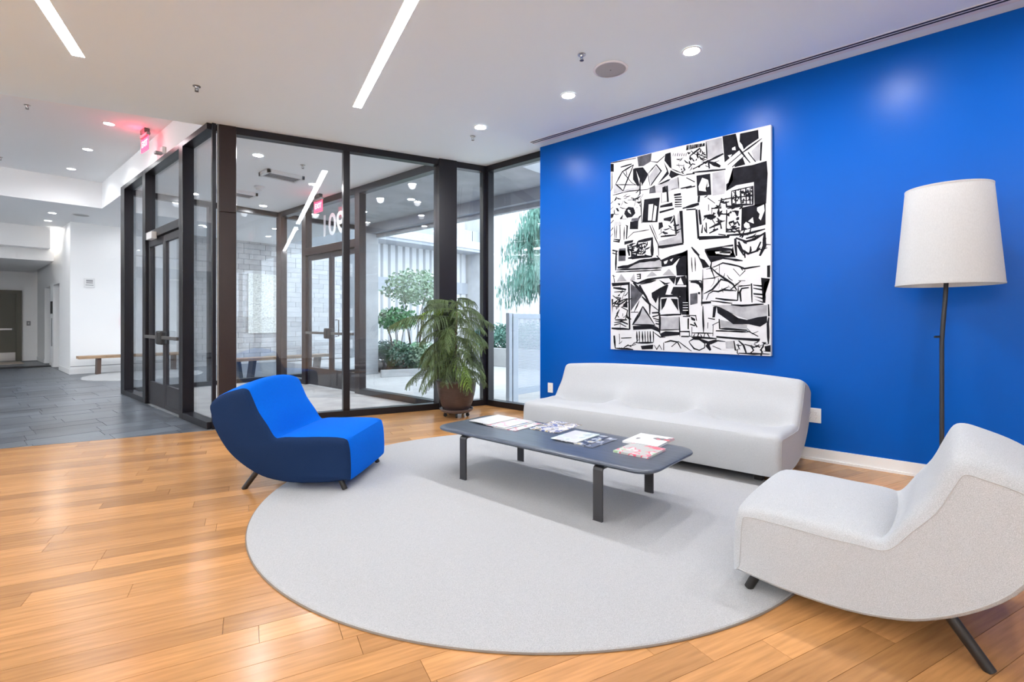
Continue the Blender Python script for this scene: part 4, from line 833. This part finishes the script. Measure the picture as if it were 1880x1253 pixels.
def bench(name, label, loc, l, legs, mat_leg):
    t = thing('bench', label, 'bench', loc, 0, group='lobby benches')
    mm = MB(); rr = random.Random(5); n = 14; vs = []; fs = []
    for i in range(n + 1):
        x = l * i / n; d0 = .17 + rr.uniform(-.012, .012); d1 = .17 + rr.uniform(-.012, .012)
        vs += [(x, -d0, .375), (x, -d0 - .01, .435), (x, d1, .435), (x, d1, .375)]
    for i in range(n):
        for k in range(4): fs.append((i * 4 + k, i * 4 + (k + 1) % 4, i * 4 + 4 + (k + 1) % 4, i * 4 + 4 + k))
    fs += [(0, 1, 2, 3), (n * 4 + 3, n * 4 + 2, n * 4 + 1, n * 4)]
    MB().add(vs, fs).build('seat_slab', 'bench_wood', t)
    for x, dx in legs:
        MB().add([(x + sx * .035 + dx * k, sy * .12, .375 * k) for k in (0, 1) for sy in (-1, 1) for sx in (-1, 1)], [(0, 2, 3, 1), (4, 5, 7, 6), (0, 1, 5, 4), (2, 6, 7, 3), (0, 4, 6, 2), (1, 3, 7, 5)]).build('leg', mat_leg, t)
bench('bench', 'slab bench with dark wooden leg against the white lobby wall', (1.97, 14.8, 0), 2.2, [(.36, .01), (1.85, 0)], 'bench_leg')
bench('bench', 'slab bench with splayed black legs behind the vestibule glass', (3.86, 11.45, 0), 2.3, [(.30, -.05), (.52, .05), (1.8, -.05), (2.0, .05)], 'black_metal')
r2 = thing('round_rug', 'round shaggy white rug in front of the lobby bench', 'rug', (3.0, 13.75, 0))
rr = random.Random(11); mm = MB(); n = 90; ring = []
vs = [(0, 0, .03)]; fs = []
for k, (rad, z) in enumerate(((.6, .03), (1.0, .03), (1.10, .02), (1.11, 0))):
    vs += [((rad + rr.uniform(-.012, .012)) * math.cos(2 * math.pi * i / n), (rad + rr.uniform(-.012, .012)) * math.sin(2 * math.pi * i / n), z) for i in range(n)]
fs = [(0, 1 + i, 1 + (i + 1) % n) for i in range(n)] + [(1 + k * n + i, 1 + k * n + (i + 1) % n, 1 + (k + 1) * n + (i + 1) % n, 1 + (k + 1) * n + i) for k in range(3) for i in range(n)]
MB().add(vs, fs).build('pile', 'rug', r2, smooth=True)
def wallbox(name, label, cat, x, y, z, w, h, d, m_, extra=None):
    t = thing(name, label, cat, (x, y, z)); MB().bbox(-w / 2, w / 2, -d, 0, -h / 2, h / 2, .004).build('body', m_, t)
    if extra:
        for (a, b, c_, e, mm_) in extra: MB().box(a, b, -d - .003, -d, c_, e).build('marking', mm_, t)
wallbox('wall_sign', 'small white sign with grey lines on the white lobby wall', 'sign', 2.24, 15.22, 2.12, .20, .22, .02, 'white_plastic', [(-.06, .06, .03, .07, 'grey_plastic'), (-.06, .06, -.01, .015, 'grey_plastic'), (-.07, .07, -.06, -.045, 'grey_plastic')])
wallbox('fire_alarm_pull', 'red fire alarm pull station at the edge of the vestibule glass', 'fire alarm', 2.93, 15.22, 1.25, .14, .2, .06, 'red_plastic', [(-.03, .03, -.03, 0, 'white_plastic')])
wallbox('light_switch', 'grey wall switch beside the olive door', 'switch', 1.70, YMAX, 1.15, .09, .14, .02, 'grey_plastic', [(-.015, .015, -.03, .03, 'white_plastic')])
t = thing('map_panel', 'large cream map print panel on the block wall behind the vestibule', 'wall panel', (6.17, 15.215, .87))
MB().bbox(-.42, .42, -.05, 0, 0, 1.72, .004).build('panel_board', 'map_paper', t)
mm = MB(); rr = random.Random(2)
for k in range(160):
    x = rr.uniform(-.39, .36); z = rr.uniform(.04, 1.66); mm.box(x, x + rr.choice((.012, .03, .05)), -.0515, -.05, z, z + rr.choice((.008, .012)))
mm.build('print_marks', 'grey_plastic', t)

# ================================================================== POTTED PINE
PP = onfloor(838, 764)
pn = thing('potted_pine', 'potted Norfolk Island pine with drooping tiers in a dark brown pot by the glass', 'potted plant', (PP.x, PP.y, 0))
for k in range(5):
    a = R(72 * k - 60); c_ = MB().lathe([(.001, -.012), (.020, -.012), (.024, -.006), (.024, .006), (.020, .012), (.001, .012)], 18).build('caster', 'black_plastic', pn)
    c_.rotation_euler = (R(90), 0, a); c_.location = (.15 * math.cos(a), .15 * math.sin(a), .024)
    MB().box(-.016, .016, -.016, .016, .045, .058).build('caster_mount', 'black_plastic', pn, loc=(.15 * math.cos(a), .15 * math.sin(a), 0), rotz=a)
MB().lathe([(.001, .056), (.17, .056), (.205, .075), (.222, .105), (.214, .105), (.195, .080), (.001, .070)], 40).build('saucer', 'saucer', pn, smooth=True)
MB().lathe([(.001, .082), (.155, .082), (.175, .10), (.215, .20), (.245, .33), (.258, .44), (.268, .455), (.266, .472), (.252, .474), (.244, .455), (.232, .40), (.001, .40)], 48).build('pot', 'pot', pn, smooth=True)
MB().lathe([(.001, .425), (.12, .422), (.236, .41)], 32).build('soil', 'soil', pn, smooth=True)
tr = MB().tube([(0, 0, .40), (.005, .01, .7), (-.01, .005, 1.0), (.0, -.01, 1.25), (.004, 0, 1.50)], [.018, .016, .013, .010, .005], 10).build('trunk', 'bark', pn, smooth=True)
pr_ = random.Random(21)
Lft = Vector((-FWY, FWX, 0))                                  # camera-left on the floor: the plant leans to its light that way
def pine_branch(z0, az, reach, droop, young=False):
    d = Vector((math.cos(az), math.sin(az), 0)); side = Vector((-d.y, d.x, 0)); mb = MB(); n = 9; pts = []
    for i in range(n + 1):
        t = i / n; pts.append(Vector((0, 0, z0)) + d * reach * (t if t < .7 else .7 + (t - .7) * .85) + Vector((0, 0, .10 * reach * math.sin(t * 2.2) - droop * t ** 2.2)) + side * (.03 * math.sin(t * 3 + az)))
    mb.tube(pts, [.0045 * (1 - .75 * i / n) for i in range(n + 1)], 5)
    nt_ = int(9 + reach * 22)
    for k in range(nt_):
        t = .26 + .74 * (k + .5) / nt_; f_ = t * n; i = min(n - 1, int(f_)); p = pts[i].lerp(pts[i + 1], f_ - i); tang = (pts[i + 1] - pts[i]).normalized()
        for s in (-1, 1):
            ln = (.07 + .12 * math.sin(math.pi * min(1, t * .9 + .08)) ** .8) * pr_.uniform(.7, 1.3) * (.7 + .5 * reach)
            dirv = (tang * .55 + side * s * pr_.uniform(.55, .95) + Vector((0, 0, -pr_.uniform(.05, .35)))).normalized()
            q0 = p.copy(); m_ = 7
            for j in range(m_):
                q1 = q0 + dirv * ln / m_; wv = dirv.cross(Vector((0, 0, 1)));
                if wv.length < .1: wv = side.copy()
                wv.normalize(); up = wv.cross(dirv)
                hw = .0125 * (1 - .5 * j / m_)
                for rot in (0.35, 2.2):
                    e = (wv * math.cos(rot) + up * math.sin(rot)) * hw
                    mid = q0.lerp(q1, .35)
                    mb.add([mid, q1 + e + dirv * .006, q0 + e * .3], [(0, 1, 2)]); mb.add([mid, q1 - e + dirv * .006, q0 - e * .3], [(0, 1, 2)])
                mb.add([q0 - wv * .0016, q0 + wv * .0016, q1 + wv * .0014, q1 - wv * .0014], [(0, 1, 2, 3)])
                q0 = q1; dirv = (dirv + Vector((0, 0, -pr_.uniform(.14, .34)))).normalized()
    me = bpy.data.meshes.new('branch'); me.from_pydata([tuple(v) for v in mb.v], [], mb.f); me.update(); me.materials.append(MATS['needles_young' if young else 'needles'])
    o = bpy.data.objects.new('branch', me); C.objects.link(o); o.parent = pn
for z0, mul, droop, nb in ((1.49, .55, .02, 6), (1.38, .95, .10, 7), (1.26, 1.12, .20, 7), (1.13, 1.05, .26, 6), (1.0, .95, .28, 7), (.88, .92, .30, 7), (.76, .88, .30, 7), (.63, .85, .24, 7)):
    a0 = pr_.random() * 6.28
    for k in range(nb):
        az = a0 + 2 * math.pi * k / nb + pr_.uniform(-.3, .3); d = Vector((math.cos(az), math.sin(az), 0)); l = d.dot(Lft)
        rc = mul * (.57 + (.20 * l if l > 0 else .12 * l)) * pr_.uniform(.78, 1.12)
        if d.dot(Vector((NB.x, NB.y, 0))) > .4: rc = min(rc, .50)
        pine_branch(z0 + pr_.uniform(-.045, .045), az, rc, droop * pr_.uniform(.5, 1.5), young=(pr_.random() < .08))

# ================================================================== OUTDOORS
m = MB(); m.prism([(XV + .02, bline(XV + .02, .0)), (5.42, bline(5.42, .0)), (5.42, -6), (40, -6), (40, 30), (6.8, 30), (6.8, YV), (XV + .02, YV)], -.25, -.02)
yard = tag(m.build('courtyard_floor', 'paving'), 'pale concrete courtyard paving outside the windows', 'paving', kind='structure')
# overhang with a roof opening
m = MB(); SZ = 3.50
m.prism([(XV + .07, bline(XV + .07, .08)), (5.42, bline(5.42, .08)), (5.42, 4.78), (6.78, 4.78), (6.78, YV), (XV + .07, YV)], SZ, 4.0); m.box(5.56, 6.78, -6, 2.0, SZ, 4.0); m.box(6.45, 6.78, 2.0, 4.78, SZ, 4.0); m.box(5.56, 5.62, 2.0, 4.78, SZ, 4.0)
ov = tag(m.build('overhang', 'concrete'), 'concrete overhang above the windows', 'overhang', kind='structure')
MB().box(6.62, 6.80, -6, YV, 3.28, SZ).build('edge_beam', 'facade_grey', ov)
MB().box(6.74, 6.84, -6, YV, 3.20, 3.29).build('edge_trim', 'concrete', ov)
tag(MB().bbox(6.45, 6.80, 10.25, 10.62, -.02, 3.28, .01).build('concrete_column', 'concrete'), 'square concrete column carrying the overhang outside the vestibule', 'column')
# far building: ribbed white panels
YF = 17.0
fb = thing('courtyard_building', 'white ribbed concrete building across the courtyard', 'building', (8.0, YF, 0))
MB().box(0, 30, .3, .8, 0, 8.5).build('wall', 'facade_white', fb)
MB().box(0, 8.2, -.9, .3, 4.42, 4.74).build('siding_band', 'facade_white', fb)
MB().box(0, 8.2, -.7, .3, 4.74, 5.25).build('parapet', 'facade_grey', fb)
MB().box(0, 8.2, -.85, .3, 4.30, 4.42).build('soffit', 'facade_grey', fb)
for k in range(4): MB().box(0, 8.2, -.915, -.90, 4.46 + k * .07, 4.50 + k * .07).build('siding_board', 'facade_white', fb)
for k in range(1, 8): MB().box(k * 1.1, k * 1.1 + .02, -.71, -.70, 4.74, 5.25).build('panel_joint', 'black_metal', fb)
rme = {}
for nm, (z0, z1) in dict(up=(2.97, 4.30), low=(0, 2.45), tall=(0, 8.4)).items():
    mm = MB(); mm.prism([(0, .3), (.06, .16), (.28, .16), (.34, .3)], z0, z1); me = mm.mesh('rib'); me.materials.append(MATS['facade_white']); rme[nm] = me
for k in range(24):
    for nm in ('up', 'low'):
        o = bpy.data.objects.new('rib', rme[nm]); C.objects.link(o); o.parent = fb; o.location = (k * .355, 0, 0)
for k in range(26):
    o = bpy.data.objects.new('rib', rme['tall']); C.objects.link(o); o.parent = fb; o.location = (9.2 + k * .46, 0, 0)
MB().box(0, 8.5, .12, .3, 2.45, 2.97).build('dark_band', 'facade_grey', fb)
MB().box(8.2, 9.1, -1.0, .3, 0, 8.5).build('pier', 'pale_concrete', fb)
# planters
pl1 = thing('planter', 'low concrete planter full of shrubs outside the vestibule', 'planter', onfloor(735, 690.5), AB, group='courtyard planters')
MB().bbox(-.42, 1.4, 0, .12, -.02, .14, .01).build('curb', 'pale_concrete', pl1); MB().box(-.20, 1.4, .12, 3.5, -.02, .09).build('soil', 'soil', pl1)
pl2 = thing('planter', 'raised concrete planter below the weeping tree beyond the fence', 'planter', (10.0, 8.4, 0), 0, group='courtyard planters')
MB().bbox(0, .15, -3.0, 2.2, -.02, .48, .01).build('curb', 'pale_concrete', pl2); MB().box(.15, 2.6, -3.0, 2.2, -.02, .42).build('soil', 'soil', pl2)
def leafcloud(rr, n, rad, zc, size, flat=1.0, elong=1.0):
    mb = MB()
    for k in range(n):
        while True:
            p = Vector((rr.uniform(-1, 1), rr.uniform(-1, 1), rr.uniform(-1, 1)))
            if .25 < p.length < 1: break
        p = Vector((p.x * rad, p.y * rad, zc + p.z * rad * flat)); d = Vector((rr.uniform(-1, 1), rr.uniform(-1, 1), rr.uniform(-.8, .8))).normalized(); s = d.cross(Vector((rr.uniform(-1, 1), rr.uniform(-1, 1), rr.uniform(-1, 1)))).normalized()
        L_ = size * rr.uniform(.6, 1.3) * elong; w_ = size * rr.uniform(.25, .45)
        mb.add([p, p + d * L_ * .5 + s * w_, p + d * L_, p + d * L_ * .5 - s * w_], [(0, 1, 2, 3)])
    return mb
def shrub(name, label, loc, rad, zc, n, size, m_, flat=1.0, stems=5, group='courtyard shrubs', seed=1):
    rr = random.Random(seed); t = thing(name, label, 'shrub', loc, 0, group=group)
    mb = leafcloud(rr, n, rad, zc, size, flat); me = bpy.data.meshes.new('foliage'); me.from_pydata([tuple(v) for v in mb.v], [], mb.f); me.update(); me.materials.append(MATS[m_])
    o = bpy.data.objects.new('foliage', me); C.objects.link(o); o.parent = t
    mm = MB()
    for k in range(stems):
        a = rr.random() * 6.28; mm.tube([(.04 * math.cos(a), .04 * math.sin(a), 0), (rad * .3 * math.cos(a), rad * .3 * math.sin(a), zc * .6), (rad * .6 * math.cos(a + .3), rad * .6 * math.sin(a + .3), zc)], [.014, .01, .004], 5)
    mm.build('stems', 'bark', t)
def broad(name, label, loc, n, ln, m_, seed):
    rr = random.Random(seed); t = thing(name, label, 'plant', loc, 0, group='broad leaved courtyard plants')
    for k in range(n):
        a = rr.random() * 6.28; d = Vector((math.cos(a), math.sin(a), 0)); s = Vector((-d.y, d.x, 0)); l = ln * rr.uniform(.6, 1.1); vs = []; fs = []
        for i in range(7):
            u = i / 6; p = d * l * (.15 + .45 * u + .15 * u * u) + Vector((0, 0, l * (1.15 * u - .55 * u * u))); w_ = .16 * l * math.sin(math.pi * (u * .93 + .05)); vs += [p - s * w_, p + Vector((0, 0, -.02 * l)), p + s * w_]
        for i in range(6): fs += [(3 * i, 3 * i + 1, 3 * i + 4, 3 * i + 3), (3 * i + 1, 3 * i + 2, 3 * i + 5, 3 * i + 4)]
        MB().add(vs, fs).build('leaf', m_, t, smooth=True)
def q1(x, d): rx, ry = ray(x); return (rx * d, ry * d, .08)
shrub('shrub', 'tall airy pale green shrub behind the planter outside the vestibule', q1(762, 12.9), .85, 2.0, 1500, .10, 'leaf_pale', .55, 6, seed=3)
shrub('shrub', 'blue green shrub above the planter left of the potted pine', q1(728, 12.4), .50, 1.20, 1100, .085, 'leaf_green', .55, 5, seed=4)
shrub('shrub', 'low dark shrub at the left end of the outdoor planter', q1(708, 12.5), .36, .40, 900, .07, 'leaf_dark', .7, 5, seed=5)
shrub('shrub', 'low dark shrub in the middle of the outdoor planter', q1(742, 11.9), .40, .36, 900, .07, 'leaf_dark', .7, 5, seed=6)
shrub('shrub', 'low pale shrub at the right end of the outdoor planter', q1(783, 11.8), .40, .38, 900, .07, 'leaf_pale', .7, 5, seed=8)
broad('broadleaf_plant', 'broad leaved green plant in the outdoor planter, left one', q1(722, 12.5), 12, .80, 'leaf_green', 9)
broad('broadleaf_plant', 'broad leaved green plant in the outdoor planter, right one behind the pine', q1(760, 12.2), 12, 1.05, 'leaf_green', 10)
for k, (y, s_) in enumerate(((10.2, 21), (9.4, 22), (8.6, 23), (7.8, 24), (7.0, 25))):
    shrub('shrub', ['shrub at the left end of the raised planter behind the fence', 'second shrub from the left in the raised planter', 'middle shrub of the raised planter under the tree', 'fourth shrub from the left in the raised planter', 'shrub at the right end of the raised planter'][k], (10.55, y, .42), .52, .38, 900, .09, 'cedar', .8, 4, group='raised planter shrubs', seed=s_)
# weeping tree
tx = thing('weeping_tree', 'pale green weeping conifer seen through the corner window', 'tree', (11.15, 8.75, .4))
MB().tube([(0, 0, 0), (.05, .03, 1.2), (-.04, 0, 2.6), (.02, .02, 4.0)], [.09, .08, .055, .02], 10).build('trunk', 'bark', tx, smooth=True)
rr = random.Random(31)
for k in range(76):
    z0 = 1.5 + 2.6 * (k / 76); a = rr.random() * 6.28; rc = (1.5 - .26 * (z0 - 1.5)) * rr.uniform(.55, 1.0); d = Vector((math.cos(a), math.sin(a), 0)); mb = MB()
    pts = [Vector((0, 0, z0)) + d * rc * t + Vector((0, 0, .28 * math.sin(t * 2.6) - .45 * t * t)) for t in (0, .25, .5, .75, 1)]
    mb.tube(pts, [.02, .015, .011, .007, .003], 5)
    for j in range(130):
        t = rr.uniform(.2, 1) * 4; i = min(3, int(t)); p = pts[i].lerp(pts[i + 1], t - i) + Vector((rr.uniform(-.2, .2), rr.uniform(-.2, .2), rr.uniform(-.12, .12))); L_ = rr.uniform(.08, .26)
        s = Vector((rr.uniform(-1, 1), rr.uniform(-1, 1), 0)).normalized() * rr.uniform(.008, .018); dn = Vector((rr.uniform(-.12, .12), rr.uniform(-.12, .12), -1))
        mb.add([p - s * .5, p + s * .5, p + dn * L_ * .5 + s, p + dn * L_, p + dn * L_ * .5 - s], [(0, 1, 2, 3, 4)])
    me = bpy.data.meshes.new('bough'); me.from_pydata([tuple(v) for v in mb.v], [], mb.f); me.update(); me.materials.append(MATS['cedar']); o = bpy.data.objects.new('bough', me); C.objects.link(o); o.parent = tx
# fence panel by the corner window
m = bpy.data.materials.new('perforated'); m.use_nodes = True; MATS['perforated'] = m; nt = m.node_tree; b = nt.nodes['Principled BSDF']; b.inputs['Base Color'].default_value = (.46, .49, .52, 1); b.inputs['Roughness'].default_value = .5
tcn = nt.nodes.new('ShaderNodeTexCoord'); vo = nt.nodes.new('ShaderNodeTexVoronoi'); vo.inputs['Scale'].default_value = 42; vo.inputs['Randomness'].default_value = 0.0; nt.links.new(tcn.outputs['Object'], vo.inputs['Vector'])
gt = nt.nodes.new('ShaderNodeMath'); gt.operation = 'GREATER_THAN'; gt.inputs[1].default_value = .42; nt.links.new(vo.outputs['Distance'], gt.inputs[0]); nt.links.new(gt.outputs[0], b.inputs['Alpha'])
fn = thing('mesh_fence', 'white framed perforated metal fence panel outside the corner window', 'fence', (5.72, 5.16, -.02))
MB().bbox(0, .07, -.035, .035, 0, 1.38, .005).build('post', 'fence_white', fn); MB().bbox(.09, .21, -.04, .04, 0, 1.37, .005).build('post', 'fence_white', fn)
MB().bbox(.21, 2.2, -.03, .03, 1.29, 1.37, .005).build('top_rail', 'fence_white', fn); MB().bbox(.21, 2.2, -.03, .03, .10, .19, .005).build('bottom_rail', 'fence_white', fn); MB().bbox(2.2, 2.3, -.04, .04, 0, 1.37, .005).build('post', 'fence_white', fn)
MB().box(.21, 2.2, -.004, .004, .19, 1.29).build('mesh_infill', 'perforated', fn)
